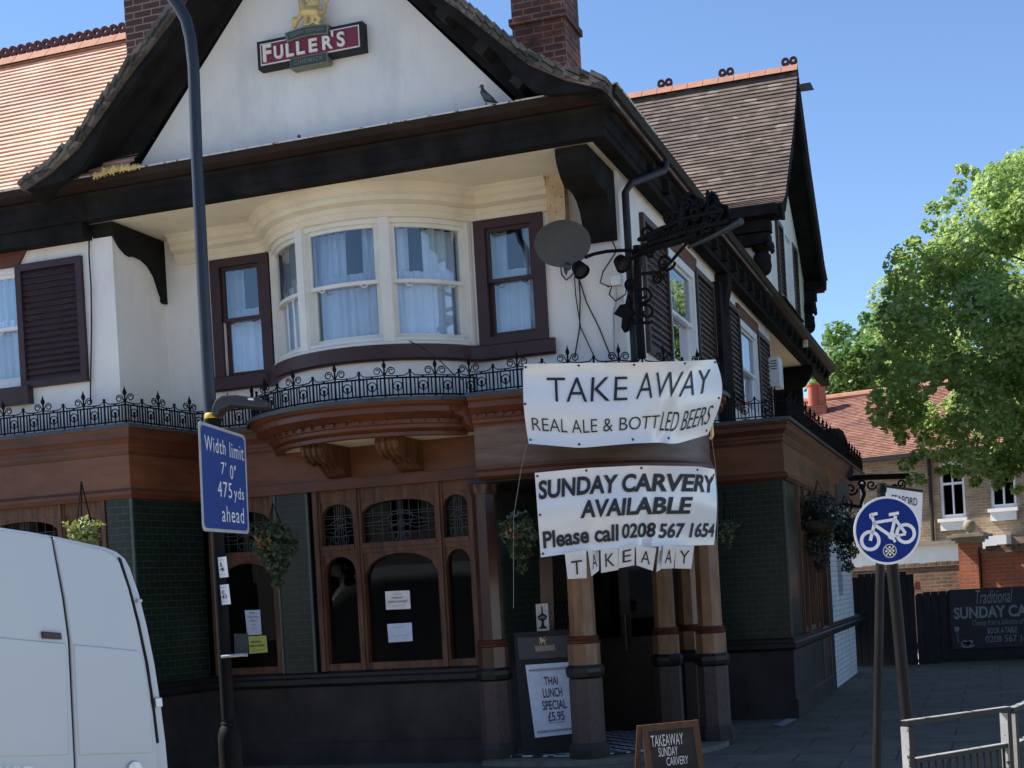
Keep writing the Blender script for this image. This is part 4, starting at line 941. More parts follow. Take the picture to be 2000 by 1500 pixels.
# ------------------------------------------------------------------ fittings on the front wall
# satellite dish
dc = aD(1099, 476, 13.05); ax = Vector((.35, -.62, -.45)).normalized()
ax = (-FWD*.9+RGT*.05-UP*.42).normalized()
dt = thing('satellite_dish', 'grey oval satellite dish on the wall right of the bow window', 'dish', dc)
mb = MB(); prof = [(.0, -.05), (.10, -.045), (.18, -.03), (.24, -.008), (.25, 0), (.245, .006), (.18, -.018), (.10, -.034), (.0, -.038)]
mb.lathe(dc, prof, 32, axis=ax); mb.v = [tuple(dc+(Vector(p)-dc)+RGT*((Vector(p)-dc).dot(RGT)*.06)-UP*((Vector(p)-dc).dot(UP)*.14)) for p in mb.v]
mb.build('reflector', 'dish', dt, smooth=True)
mb = MB(); mb.tube([dc-UP*.2+ax*.02, dc-UP*.24+ax*.18, dc-UP*.13+ax*.34], .012, 6); mb.build('arm', 'darkgrey', dt)
MB().lathe(dc-UP*.14+ax*.30, [(.02, 0), (.035, .02), (.035, .08), (.02, .1)], 10, axis=ax).build('receiver', 'darkgrey', dt, smooth=True)
mb = MB(); mb.tube([dc-ax*.04, dc-ax*.1+FWD*.1, Vector((dc.x, 12.99, dc.z-.05))], .02, 6); mb.build('mount', 'darkgrey', dt)
# floodlights with curved arm
def flood(px, py, d, label):
    c = aD(px, py, d); t = thing('floodlight', label, 'light', c)
    mb = MB(); a = (-FWD*.5-UP*.6+RGT*.3).normalized(); mb.lathe(c-a*.09, [(.03, 0), (.06, .02), (.072, .08), (.08, .12), (.068, .13), (.055, .10)], 14, axis=a); mb.build('housing', 'iron', t, smooth=True)
    MB().lathe(c-a*.09, [(.055, .095), (.066, .104)], 14, axis=a).build('lens', 'darkgrey', t); return t, c
t, c = flood(1134, 528, 12.9, 'black floodlight on a curved arm beside the satellite dish')
MB().tube([aD(1142, 503, 12.9), aD(1160, 496, 12.9), aD(1185, 491, 12.95), aD(1215, 489, 13.05), aD(1240, 490, 13.1)], .017, 8).build('arm', 'iron', t, smooth=True)
t, c = flood(1216, 516, 13.0, 'black floodlight at the corner below the iron bracket arm')
MB().tube([c, aD(1235, 505, 13.1)], .02, 6).build('arm', 'iron', t)
jb = thing('junction_box', 'white electrical junction box with conduit on the wall by the corner', 'box', aY(1203, 548, 12.97))
MB().mbox(wallY(12.96), aY(1195, 548, 12.96).x, aY(1214, 548, 12.96).x, -.04, .04, aY(1203, 558, 12.96).z, aY(1203, 540, 12.96).z).build('box', 'whitewood', jb)
MB().tube([aY(1203, 558, 12.975), aY(1204, 585, 12.975), aY(1198, 610, 12.975), aY(1200, 700, 12.975)], .008, 6).build('conduit', 'greysign', jb)
def cable(lab, pts, r=.007, Y=12.97): MB().tube([aY(x, y, Y) for x, y in pts], r, 5).build('cable', 'black', None, lab, cat='cable', group='cables on the front wall')
cable('black cable drooping from the dish to the floodlight', [(1095, 519), (1097, 537), (1106, 547), (1115, 540), (1122, 530)])
cable('black cable falling behind the railing left of the banner cord', [(1130, 540), (1133, 580), (1132, 640), (1122, 700)])
cable('black cable running diagonally down to the railing', [(1131, 545), (1145, 590), (1170, 640), (1196, 705)])
cable('second thin black cable crossing the wall below the dish', [(1122, 540), (1124, 575), (1134, 640), (1162, 700)], .006)
cable('looping black cable around the junction box', [(1196, 470), (1204, 490), (1178, 530), (1172, 552), (1190, 560), (1196, 556), (1190, 575), (1202, 588), (1222, 575), (1224, 556)])
cable('thin dark cable dropping from the bow window sill to the ledge', [(800, 666), (830, 682), (860, 705), (890, 735), (905, 742)], .006, 12.2)
cable('thin dark cable beside the brown louvred shutter', [(174, 455), (174, 500), (178, 560), (179, 640), (177, 745), (177, 790)], .008, 12.07)
MB().tube([aY(1079, 185, 11.73), aY(1084, 177, 11.73), aY(1092, 177, 11.73), aY(1095, 183, 11.73)], .008, 6).build('cable_hoop', 'greysign', None, 'pale hoop of cable sticking up from the front gutter', cat='cable')
# hanging sign bracket (wrought iron) on the corner
C0 = Vector((-3.12, 12.93, 0)); dirK = Vector((.707, -.707, 0)); nK = Vector((.707, .707, 0))
def K(x, y, off=0): return aY(x, y, 12.86)-Vector((0, off, 0)) if x < 1249 else aP(x, y, C0, nK)+nK*off
kb = thing('sign_bracket', 'ornate black wrought iron sign bracket reaching out from the pub corner', 'bracket', K(1243, 600))
def iron(path, r, n=6, close=False): return MB().tube([K(x, y) for x, y in path], r, n, closed=close)
mb = iron([(1240, 497), (1290, 480), (1345, 464), (1400, 448), (1432, 438)], [.035, .032, .03, .028, .02]); mb.build('arm', 'iron', kb)
mb = iron([(1248, 468), (1290, 447), (1335, 432)], .022)
for q in iron([(1250, 520), (1300, 515), (1340, 495), (1385, 462)], .016).v and [0]: pass
mb2 = iron([(1250, 535), (1285, 532), (1310, 512), (1345, 470)], .016); mb.add(mb2.v, mb2.f)
def spiral(cx, cy, r, t0, turns, k=1): return [(cx+r*(1-.75*i/22)*math.cos(t0+k*turns*6.283*i/22), cy+r*(1-.75*i/22)*math.sin(t0+k*turns*6.283*i/22)) for i in range(23)]
for cx, cy, r, t0, kk in ((1300, 512, 18, 0, 1), (1262, 455, 14, 2, -1), (1232, 555, 13, 1, 1), (1258, 575, 18, 3, -1), (1262, 610, 22, 1, 1), (1240, 620, 14, 4, -1), (1345, 440, 15, 2, 1), (1375, 430, 14, 0, -1), (1318, 460, 12, 2, 1), (1270, 490, 12, 1, 1), (1285, 545, 12, 0, -1)):
    q = iron(spiral(cx, cy, r, t0, 1.4, kk), .014, 5); mb.add(q.v, q.f)
mb.build('scrolls', 'iron', kb)
fuse('ornament', [(K(*a_, -.02), K(*b_, -.02), r0, r1) for a_, b_, r0, r1 in (((1338, 440), (1342, 405), .055, .05), ((1342, 405), (1347, 380), .05, .025), ((1330, 415), (1316, 400), .03, .015), ((1386, 432), (1386, 388), .032, .02), ((1386, 380), (1386, 372), .026, .014), ((1408, 425), (1411, 402), .03, .016), ((1300, 462), (1330, 448), .025, .04), ((1365, 445), (1405, 438), .04, .035), ((1270, 478), (1300, 466), .022, .028), ((1352, 430), (1366, 402), .03, .014))], 'iron', kb, .013)
mb = MB()
for cx, cy, r, t0, kk in ((1318, 425, 15, 0, 1), (1368, 418, 13, 2, -1), (1404, 412, 12, 1, 1), (1330, 452, 12, 3, -1), (1358, 452, 12, 0, 1), (1390, 446, 12, 2, 1), (1300, 460, 13, 1, -1), (1285, 470, 10, 2, 1), (1350, 400, 14, 1, -1), (1376, 396, 10, 0, 1)): mb.tube([K(x, y, -.05) for x, y in spiral(cx, cy, r, t0, 1.5, kk)], .016, 5)
mb.tube([K(1262, 468, -.05), K(1345, 428, -.05), K(1420, 412, -.05)], .022, 6); mb.tube([K(1262, 482, -.05), K(1345, 455, -.05), K(1430, 432, -.05)], .02, 6)
for i in range(9): mb.tube([K(1275+i*17, 476-i*4.6, -.05), K(1285+i*17, 452-i*4.6, -.05)], .012, 5)
mb.prism([K(x, y, .02) for x, y in [(1262, 462), (1300, 444), (1322, 402), (1342, 374), (1358, 384), (1370, 404), (1384, 372), (1394, 380), (1400, 396), (1414, 400), (1424, 430), (1436, 438), (1345, 470), (1290, 486), (1262, 492)]], nK*.02)
mb.build('ornament_scrolls', 'iron', kb)
mb = iron([(1244, 480), (1246, 560), (1250, 640), (1254, 700)], .04, 8); mb.build('upright', 'iron', kb)
MB().prism([K(x, y, .02) for x, y in [(1226, 575), (1232, 590), (1228, 600), (1238, 612), (1228, 622), (1226, 645), (1220, 650), (1214, 640), (1216, 622), (1199, 614), (1212, 596), (1222, 594)]], nK*.03).build('leaf_plate', 'iron', kb)
MB().tube([K(1345, 483, .0), K(1390, 463, .0), K(1448, 432, .0)], [.014, .02, .03], 8).build('lamp_tube', 'darkgrey', kb, smooth=True)
# flood lamp on the far verge, air vent box
MB().prism([aX(x, y, -2.5) for x, y in [(1556, 166), (1568, 163), (1576, 178), (1556, 180)]], (.12, 0, 0)).build('verge_lamp', 'iron', None, 'small dark lamp fixed under the far roof verge', cat='light')
vb = thing('vent_box', 'white vent box on the side wall between the last shutter and the soffit', 'box', aX(1511, 725, -3.0))
mb = MB(); P0 = wallX(-3.19); a = aX(1501, 710, -3.19).y; mb.mbox(P0, a-.1, a+.35, -.17, 0, 4.68, 5.14); mb.build('casing', 'whitewood', vb)
mb = MB()
for k in range(4): mb.mbox(wallY(a-.1), -3.15, -3.05, -.005, 0, 4.95+.04*k, 4.965+.04*k)
mb.build('grille', 'black', vb)
# straw in the gutter, pigeons
rng = random.Random(4); mb = MB()
for k in range(700):
    s = rng.random(); x, y = 184+s*86, 345-s*20-rng.random()*9*math.sin(math.pi*min(1, s*1.1+.05)); p = aY(x, y, 11.72+rng.uniform(-.06, .05))
    d = Vector((rng.uniform(-1, 1), rng.uniform(-.4, .4), rng.uniform(-.5, .4))).normalized()*rng.uniform(.015, .045); mb.tube([p-d, p+d*.3+Vector((0, 0, rng.uniform(-.006, .006))), p+d], .003, 3)
mb.build('straw_nest', 'straw', None, 'clump of yellow straw lying in the left end of the gutter', cat='nest')
def pigeon(base, h, face, label, lean=0., mat=None):
    t = thing('pigeon', label, 'pigeon', base); f = Vector((face, 0, 0)); u = Vector((0, 0, 1)); b = Vector(base)
    R_ = lambda a, c: b+f*a*h+u*c*h
    body = [(R_(-.30, .24), R_(-.02, .42), .07*h, .165*h), (R_(-.02, .42), R_(.13, .66), .165*h, .12*h), (R_(.13, .66), R_(.15, .86), .10*h, .062*h), (R_(.15, .88), R_(.17, .89), .075*h, .072*h), (R_(-.30, .24), R_(-.50, .10), .055*h, .03*h)]
    fuse('body', body, mat or M['pig'], t, .022*h)
    MB().lathe(R_(.235, .88), [(.022*h, 0), (.016*h, .03*h), (.004*h, .075*h)], 8, axis=(face, 0, -.3)).build('beak', 'darkgrey', t)
    for s in (-1, 1):
        MB().blob(R_(.2, .905)+Vector((0, s*.062*h, 0)), .013*h, 4).build('eye', M['eye'], t)
        p = R_(.02, .27)+Vector((0, s*.06*h, 0)); q = R_(.04, .0)+Vector((0, s*.06*h, 0)); mb = MB().tube([p, q], .014*h, 5)
        for d in (-.5, 0, .5): mb.tube([q, q+Vector((face*.09*h*math.cos(d), .09*h*math.sin(d), 0))], .009*h, 4)
        mb.build('leg', M['pigleg'], t)
        mb = MB().blob((0, 0, 0), .2*h, 6); ax_ = (f*.8+u*.6).normalized(); v_ = []
        ry = Vector((0, 1, 0)); rz = ax_.cross(ry)
        for p in mb.v: v_.append(tuple(R_(-.08, .42)+Vector((0, s*.135*h, 0))+ax_*p[0]*1.25+ry*p[1]*.28+rz*p[2]*.6))
        mb.v = v_; mb.build('wing', M['pigwing'], t, smooth=True)
M['pig'] = paint('pigeon_grey', (.06, .065, .075), .6, .3, 20, 80, .1, .3); M['pigwing'] = paint('pigeon_wing', (.085, .088, .095), .6, .25, 25, 80, .1, .3); M['pigleg'] = plain('pigeon_leg', (.25, .06, .05), .6); M['eye'] = plain('bird_eye', (.25, .08, .01), .2)
p = aY(951, 205, 11.78); pigeon((p.x, p.y, 5.945), .235, -1, 'dark pigeon standing on the front gutter at the right of the gable')
p = aY(590, 268, 11.83); pigeon((p.x, p.y, 5.85), .19, -1, 'grey pigeon crouching behind the gutter under the brewery sign')

# ------------------------------------------------------------------ foliage helpers
def leaves(mb, c, r, n, size, rng, shell=.55, flat=1., upb=.4):
    c = Vector(c)
    for _ in range(n):
        d = Vector((rng.gauss(0, 1), rng.gauss(0, 1), rng.gauss(0, 1))).normalized(); rad = r*(shell+(1-shell)*rng.random()**.5)
        p = c+Vector((d.x*rad, d.y*rad, d.z*rad*flat)); nrm = (d*.7+Vector((rng.gauss(0, .7), rng.gauss(0, .7), rng.gauss(0, .7)+upb))).normalized()
        a = nrm.orthogonal().normalized(); q = rng.random()*6.283; b = nrm.cross(a); x = a*math.cos(q)+b*math.sin(q); y = nrm.cross(x); s = size*rng.uniform(.6, 1.3)
        k = len(mb.v); mb.v += [tuple(p-x*s*.5), tuple(p+y*s*.36-nrm*s*.1), tuple(p+x*s*.55-nrm*s*.12), tuple(p-y*s*.36-nrm*s*.1)]; mb.f += [(k, k+1, k+2), (k, k+2, k+3)]
def basket(c, r, label, hang, mat='leafbasket', flowers=0, n=900, seed=0, tail=.6, group='hanging baskets round the pub', leaf=.05):
    rng = random.Random(seed); c = Vector(c); t = thing('hanging_basket', label, 'basket', c, group)
    MB().lathe(c-UP*r*.55, [(r*.1, 0), (r*.4, .04), (r*.6, r*.25), (r*.66, r*.5), (r*.6, r*.5), (r*.3, r*.1)], 14).build('bowl', 'bark', t)
    mb = MB()
    for k in range(3): q = k*2.09+.3; mb.tube([c+Vector((r*.6*math.cos(q), r*.6*math.sin(q), 0)), c+UP*hang], .006, 4)
    mb.build('chains', 'iron', t)
    mb = MB()
    for k in range(9):
        d = Vector((rng.gauss(0, 1), rng.gauss(0, 1), rng.gauss(0, .6))).normalized(); leaves(mb, c+d*r*.55-UP*.02, r*.5, n//12, leaf, rng, .4)
    leaves(mb, c+UP*r*.3, r*.75, n//5, leaf, rng, .4); leaves(mb, c-UP*r*(.7+tail*.3), r*.55, n//6, leaf*.9, rng, .3); leaves(mb, c-UP*r*(1.0+tail), r*.3, n//12, leaf*.8, rng, .2)
    for k in range(14):
        q = rng.random()*6.28; b = c+Vector((math.cos(q), math.sin(q), .3))*r*.8; e = b+Vector((math.cos(q)*.12, math.sin(q)*.12, rng.uniform(.05, .2)))*r*2; mb.tube([b, e], .004, 3); leaves(mb, e, .03, 6, leaf*.6, rng, .2)
    mb.build('foliage', mat, t)
    if flowers:
        mb = MB(); leaves(mb, c+RGT*-.08*r/.2-FWD*r*.55+UP*.02, r*.4, flowers, leaf*.7, rng, .3); mb.build('flowers', 'flower', t)
basket(aD(537, 1062, 13.75), .235, 'leafy hanging basket with orange flowers in front of the tiled pier', .4, flowers=110, seed=1, n=1500)
basket(aD(1016, 1040, 13.0), .20, 'hanging basket left of the carvery banner', .4, flowers=50, seed=2, n=1300)
basket(aD(1420, 1035, 14.2), .10, 'small dry hanging basket right of the carvery banner', .4, seed=3, n=420, leaf=.04)
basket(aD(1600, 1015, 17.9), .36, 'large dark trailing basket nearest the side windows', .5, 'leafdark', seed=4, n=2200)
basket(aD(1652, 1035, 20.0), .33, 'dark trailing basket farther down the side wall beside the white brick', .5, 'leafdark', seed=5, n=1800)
basket(aD(164, 1040, 12.3), .145, 'sunlit variegated basket above the van roof', .45, 'leafvar', seed=6, n=620, leaf=.05, tail=.2)
# ironwork on the side street: scrolled lantern bracket and hanging beam
ib = thing('iron_scroll', 'curling iron scroll bracket by the side wall baskets', 'bracket', aD(1660, 990, 21.5))
def W_(x, y): return aD(x, y, 21.5)
mb = MB(); mb.tube([W_(1625, 965), W_(1650, 985), W_(1680, 990), W_(1688, 965), W_(1682, 945)], .03, 6)
for cx, cy, r, t0, kk in ((1662, 955, 13, 0, 1), (1682, 945, 9, 2, -1), (1650, 985, 16, 1, -1)): mb.tube([W_(x, y) for x, y in spiral(cx, cy, r, t0, 1.3, kk)], .018, 5)
mb.build('scroll', 'iron', ib)
hb = thing('iron_beam', 'dark iron cross beam with small scrolls behind the cycle sign', 'beam', aD(1720, 930, 24))
def W2(x, y): return aD(x, y, 24.)
mb = MB(); mb.tube([W2(1630, 936), W2(1700, 932), W2(1775, 930)], .05, 6); mb.build('beam', 'iron', hb)
mb = MB()
for cx, cy, r, t0, kk in ((1702, 947, 10, 0, 1), (1760, 945, 9, 1, -1), (1748, 952, 6, 3, 1)): mb.tube([W2(x, y) for x, y in spiral(cx, cy, r, t0, 1.3, kk)], .018, 5)
mb.build('scrolls', 'iron', hb)
mb = MB(); mb.prism([aD(x, y, 20.5) for x, y in [(1632, 945), (1655, 938), (1660, 978), (1636, 985)]], FWD*.05); mb.build('hanging_sign', 'dullboard', None, 'small pale sign board hanging by the side wall scroll', cat='sign')
# gilded letters on the side frieze (too worn to read in full)
# ------------------------------------------------------------------ notices
def notice(name, quad, d, mat, lines, label, wall=None):
    q = [aY(x, y, d) if wall == 'Y' else aD(x, y, d) for x, y in quad]
    n = (q[1]-q[0]).cross(q[3]-q[0]).normalized(); n = n if n.dot(EY-q[0]) > 0 else -n
    o = MB().prism(q, -n*.002).build(name, mat, None, label, cat='notice')
    def cf(s, t): return q[3].lerp(q[2], s).lerp(q[0].lerp(q[1], s), t)+n*.003
    for txt, fit, im, bd in lines: text_mb(txt, fit, cf, bold=bd).build('lettering', im, o)
    return o, cf, n
notice('paper_notice', [(752, 1155), (800, 1153), (802, 1189), (754, 1191)], 13.075, 'paper', [('TAKEAWAY', (.25, .75, .58, .68), 'greyink', .03), ('SUNDAY CARVERY', (.1, .9, .36, .48), 'greyink', .03), ('- - - -', (.34, .66, .81, .84), 'greyink', .01), ('_ _ _ _ _ _', (.3, .72, .2, .22), 'greyink', 0)], 'cream paper notice about takeaway carvery, upper one in the large pub window', 'Y')
notice('paper_notice', [(756, 1219), (804, 1216), (806, 1252), (759, 1255)], 13.075, 'bluepaper', [('~ ~ ~ ~ ~', (.2, .75, .78, .82), 'greyink', 0), ('~ ~ ~ ~ ~ ~', (.2, .85, .32, .36), 'greyink', 0)], 'bluish paper notice with faint print, lower one in the large pub window', 'Y')
notice('paper_notice', [(478, 1192), (508, 1191), (511, 1239), (483, 1241)], 13.075, 'bluepaper', [('Thai', (.3, .65, .85, .93), 'greyink', .02), ('Take away', (.12, .88, .68, .76), 'greyink', .02), ('Open', (.33, .72, .53, .61), 'greyink', .02), ('till', (.4, .65, .38, .45), 'greyink', 0), ('- - -', (.35, .7, .22, .26), 'greyink', 0)], 'white paper notice in the narrow window behind the lamp column', 'Y')
notice('paper_notice', [(485, 1243), (520, 1241), (523, 1274), (487, 1277)], 13.075, 'yellowpaper', [('TAKEAWAY', (.1, .72, .6, .72), 'navyink', .03), ('SUNDAY CARVERY', (.05, .88, .38, .5), 'navyink', .03), ('- - - -', (.2, .75, .15, .2), 'greyink', 0)], 'yellow paper notice below the white one in the narrow window', 'Y')
# award plaque on the porch jamb
pl, cf, nn = notice('wall_plaque', [(1046, 1180), (1070, 1178), (1073, 1231), (1049, 1233)], 14.1, 'ivory', [], 'cream plaque with a dark pump handle emblem on the porch post')
em = [(0.5, .95), (.54, .88), (.57, .68), (.56, .66), (.62, .62), (.8, .57), (.9, .5), (.8, .42), (.62, .37), (.58, .32), (.62, .26), (.6, .2), (.75, .14), (.88, .08), (.12, .08), (.25, .14), (.4, .2), (.38, .26), (.42, .32), (.38, .37), (.2, .42), (.1, .5), (.2, .57), (.38, .62), (.44, .66), (.43, .68), (.46, .88)]
MB().add([cf(s, t)+nn*.001 for s, t in em], [tuple(range(len(em)))]).build('emblem', 'black', pl)
text_mb('CASK', (.32, .68, .51, .555), lambda s, t: cf(s, t)+nn*.003, bold=.01).build('emblem_lettering', 'ivory', pl)
text_mb('MARQUE', (.22, .78, .45, .495), lambda s, t: cf(s, t)+nn*.003, bold=.01).build('emblem_lettering', 'ivory', pl)
# menu stand with poster
D = 13.58
ms = thing('menu_stand', 'black menu stand holding the white Thai lunch poster beside the porch pillar', 'stand', aD(1060, 1480, D))
MB().prism([aD(x, y, D) for x, y in [(1003, 1236), (1122, 1229), (1140, 1476), (1022, 1480)]], FWD*.07).build('back_board', 'black', ms)
hd = MB().prism([aD(x, y, D-.012) for x, y in [(1010, 1246), (1119, 1240), (1121, 1282), (1014, 1289)]], FWD*.012).build('header_panel', 'slate', ms)
MB().prism([aD(x, y, D-.016) for x, y in [(1044, 1262), (1083, 1259), (1085, 1270), (1046, 1273)]], FWD*.004).build('header_plate', 'stone', hd)
fuse('crest', [(aD(1056+a/2.2, 1258-b/2.2, D-.02), aD(1056+c/2.2, 1258-e/2.2, D-.02), r, r2) for a, b, c, e, r, r2 in ((2, 14, 16, 14, .014, .014), (2, 14, 0, 26, .012, .010), (0, 26, -5, 25, .009, .004), (8, 18, 18, 32, .008, .004), (0, 12, -4, 2, .006, .005), (6, 10, 4, 0, .006, .005), (16, 12, 20, 0, .008, .005), (18, 15, 26, 22, .004, .004))], 'gold', hd, .003)
pq = [aD(x, y, D-.02) for x, y in [(1026, 1299), (1111, 1293), (1126, 1432), (1045, 1441)]]
po_ = MB().prism(pq, FWD*.008).build('poster', 'bluepaper', ms)
def pf(s, t): return pq[3].lerp(pq[2], s).lerp(pq[0].lerp(pq[1], s), t)-FWD*.004
for txt, fit in (('THAI', (.38, .70, .70, .82)), ('LUNCH', (.32, .77, .53, .66)), ('SPECIAL', (.27, .84, .36, .49)), ('£5.95', (.37, .76, .20, .33))): text_mb(txt, fit, pf, bold=.018).build('lettering', 'navyink', po_)
mb = MB(); mb.add([pf(.37, .175), pf(.76, .175), pf(.76, .183), pf(.37, .183)], [(0, 1, 2, 3)])
for t0, t1 in ((.895, .945), (.045, .095)):
    for i in range(22):
        s = .06+.88*i/22; mb.add([pf(s, (t0+t1)/2), pf(s+.018, t0), pf(s+.036, (t0+t1)/2), pf(s+.018, t1)], [(0, 1, 2, 3)])
mb.build('border_pattern', 'greyink', po_)
# small white box by the plinth
wb = aZ(912, 1482, 0); MB().prism([(wb.x-.085, wb.y, .0), (wb.x+.085, wb.y, 0), (wb.x+.09, wb.y, .15), (wb.x-.095, wb.y, .17)], (0, .1, 0)).build('floor_light', 'greysign', None, 'small pale light box standing on the ground against the plinth', cat='light')
# A-board
DA = 10.6
ab = thing('a_board', 'chalk A-board with wooden frame on the pavement before the porch', 'A-board', aD(1310, 1560, DA))
fr = [aD(x, y, DA) for x, y in [(1252, 1417), (1364, 1406), (1384, 1560), (1272, 1572)]]
def af(s, t): return fr[3].lerp(fr[2], s).lerp(fr[0].lerp(fr[1], s), t)
nA = (fr[1]-fr[0]).cross(fr[3]-fr[0]).normalized(); nA = nA if nA.dot(EY-fr[0]) > 0 else -nA
mb = MB()
for (s0, s1, t0, t1) in ((0, .11, 0, 1), (.89, 1, 0, 1), (.11, .89, .92, 1), (.11, .89, 0, .08)):
    mb.prism([af(s0, t0), af(s1, t0), af(s1, t1), af(s0, t1)], -nA*.025)
mb.build('frame', 'boardwood', ab)
bp = MB().prism([af(.11, .08)-nA*.006, af(.89, .08)-nA*.006, af(.89, .92)-nA*.006, af(.11, .92)-nA*.006], -nA*.01).build('slate', 'chalk', ab)
for txt, fit in (('TAKEAWAY', (.14, .70, .715, .86)), ('SUNDAY', (.24, .58, .585, .70)), ('CARVERY', (.36, .74, .465, .57))): text_mb(txt, fit, lambda s, t: af(s, t)-nA*.003, shear=.1).build('lettering', 'chalkwhite', bp)
mb = MB(); bl = [aD(x, y, DA+.35) for x, y in [(1242, 1420), (1250, 1417), (1262, 1575), (1242, 1580)]]; mb.prism([fr[0], fr[0]+RGT*-.03, bl[3]+RGT*-.02, bl[3]+RGT*.03], -nA*.03); mb.prism([fr[1], fr[1]-RGT*.03, fr[2]+FWD*.5-RGT*.03, fr[2]+FWD*.5], -nA*.03); mb.build('back_legs', 'boardwood', ab)

# ------------------------------------------------------------------ lamp column with road sign
DL = 10.3
def LP(x, y, d=DL): return aD(x, y, d)
col = thing('lamp_column', 'dark blue grey street lamp column with curved top beside the van', 'street lamp', LP(459, 1590))
pts = [(330, -40), (335, -5), (350, 14), (363, 38), (372, 75), (378, 130), (384, 300), (397, 560), (410, 790), (424, 1040)]
MB().tube([LP(*p) for p in pts], [.04, .04, .042, .043, .044, .044, .044, .046, .048, .048], 12).build('shaft', 'column_blue', col, smooth=True)
MB().tube([LP(424, 1035), LP(434, 1200), LP(446, 1405)], .05, 12).build('lower_shaft', 'iron', col, smooth=True)
a, b = LP(446, 1408), LP(461, 1640); axc = (a-b).normalized(); H_ = (a-b).length
MB().lathe(b, [(.085, 0), (.085, H_-.14), (.082, H_-.10), (.065, H_-.05), (.052, H_-.03), (.056, H_-.02), (.052, H_-.01), (.05, H_)], 16, axis=axc).build('base', 'iron', col, smooth=True)
lt = MB(); lt.tube([LP(330, -45), LP(290, -50), LP(220, -45)], [.05, .08, .06], 10); lt.build('lantern', 'darkgrey', col, smooth=True)
# plates on the shaft, notice holder
for (y0, y1, x, txt) in ((1088, 1128, 433, ('S', '4')), (1142, 1181, 437.5, ('C', '41'))):
    p = LP(x, (y0+y1)/2, DL-.055); h = (y1-y0)/2*DL/FPX; u = (UP-RGT*.057).normalized(); r = (RGT+UP*.057).normalized()
    mb = MB(); n = 8; vs = []
    for k in range(n+1): q = -1.0+2*k/n; vs += [p+r*math.sin(q)*.045+FWD*(1-math.cos(q))*.045-u*h, p+r*math.sin(q)*.045+FWD*(1-math.cos(q))*.045+u*h]
    mb.add(vs, [(2*i, 2*i+2, 2*i+3, 2*i+1) for i in range(n)]); pt = mb.build('number_plate', 'white', col, smooth=True)
    f = lambda s, t, p=p, r=r, u=u, h=h: p+r*math.sin((s-.5)*2)*.045+FWD*((1-math.cos((s-.5)*2))*.045-.003)+u*h*(2*t-1)
    text_mb(txt[0], (.36, .58, .52, .72), f, bold=.02).build('lettering', 'ink', pt); text_mb(txt[1], (.3, .7, .30, .49), f, bold=.02).build('lettering', 'ink', pt)
    text_mb('- - -', (.3, .7, .84, .87), f).build('lettering', 'ink', pt); text_mb('- - -', (.3, .7, .14, .17), f).build('lettering', 'greyink', pt)
mb = MB(); mb.tube([LP(432, 1283, DL-.06), LP(470, 1279, DL-.06), LP(484, 1279, DL-.06)], .012, 6); mb.build('clamp', 'steel', col)
MB().prism([LP(457, 1238, DL-.03), LP(484, 1237, DL-.03), LP(485, 1276, DL-.03), LP(458, 1278, DL-.03)], FWD*.01).build('document_wallet', 'darkgrey', col)
# width limit sign, turned to the left
ws = thing('road_sign', 'blue Width limit 7 foot 0 sign clamped to the lamp column', 'road sign', LP(440, 1042, 10.2))
q = [aD(387, 821, 9.8), aD(479, 851, 10.66), aD(487, 1043, 10.68), aD(396, 1037, 9.82)]
nS = (q[1]-q[0]).cross(q[3]-q[0]).normalized(); nS = nS if nS.dot(EY-q[0]) > 0 else -nS
def sf(s, t): return q[3].lerp(q[2], s).lerp(q[0].lerp(q[1], s), t)
def rrect(s0, s1, t0, t1, r, asp, off, f=None):
    f = f or sf
    out = []
    for cx, cy, a0 in ((s1-r, t1-r*asp, 0), (s0+r, t1-r*asp, 90), (s0+r, t0+r*asp, 180), (s1-r, t0+r*asp, 270)):
        for k in range(5): a_ = math.radians(a0+k*22.5); out.append(f(cx+r*math.cos(a_), cy+r*asp*math.sin(a_))+off)
    return out
pb = MB().prism(rrect(0, 1, 0, 1, .05, 1.25, nS*0), -nS*.004).build('plate', 'greysign', ws)
MB().prism(rrect(.035, .965, .03, .97, .045, 1.25, nS*.002), -nS*.001).build('blue_field', 'signblue', ws)
for txt, fit in (('Width', (.10, .53, .745, .885)), ('limit', (.62, .93, .735, .885)), ("7'", (.42, .53, .555, .675)), ('0"', (.61, .74, .525, .665)), ('475', (.33, .635, .335, .485)), ('yds', (.68, .90, .30, .455)), ('ahead', (.40, .88, .10, .255))):
    text_mb(txt, fit, lambda s, t: sf(s, t)+nS*.004, bold=0, spacing=1.14).build('lettering', 'white', ws)
mb = MB()
for t0 in (.2, .8): mb.prism([sf(.3, t0)-nS*.005, sf(.7, t0)-nS*.005, sf(.7, t0+.04)-nS*.005, sf(.3, t0+.04)-nS*.005], -nS*.03)
mb.tube([LP(418, 900), sf(.5, .8)-nS*.035], .02, 6); mb.tube([LP(425, 1000), sf(.5, .2)-nS*.035], .02, 6); mb.build('clamps', 'darkgrey', ws)
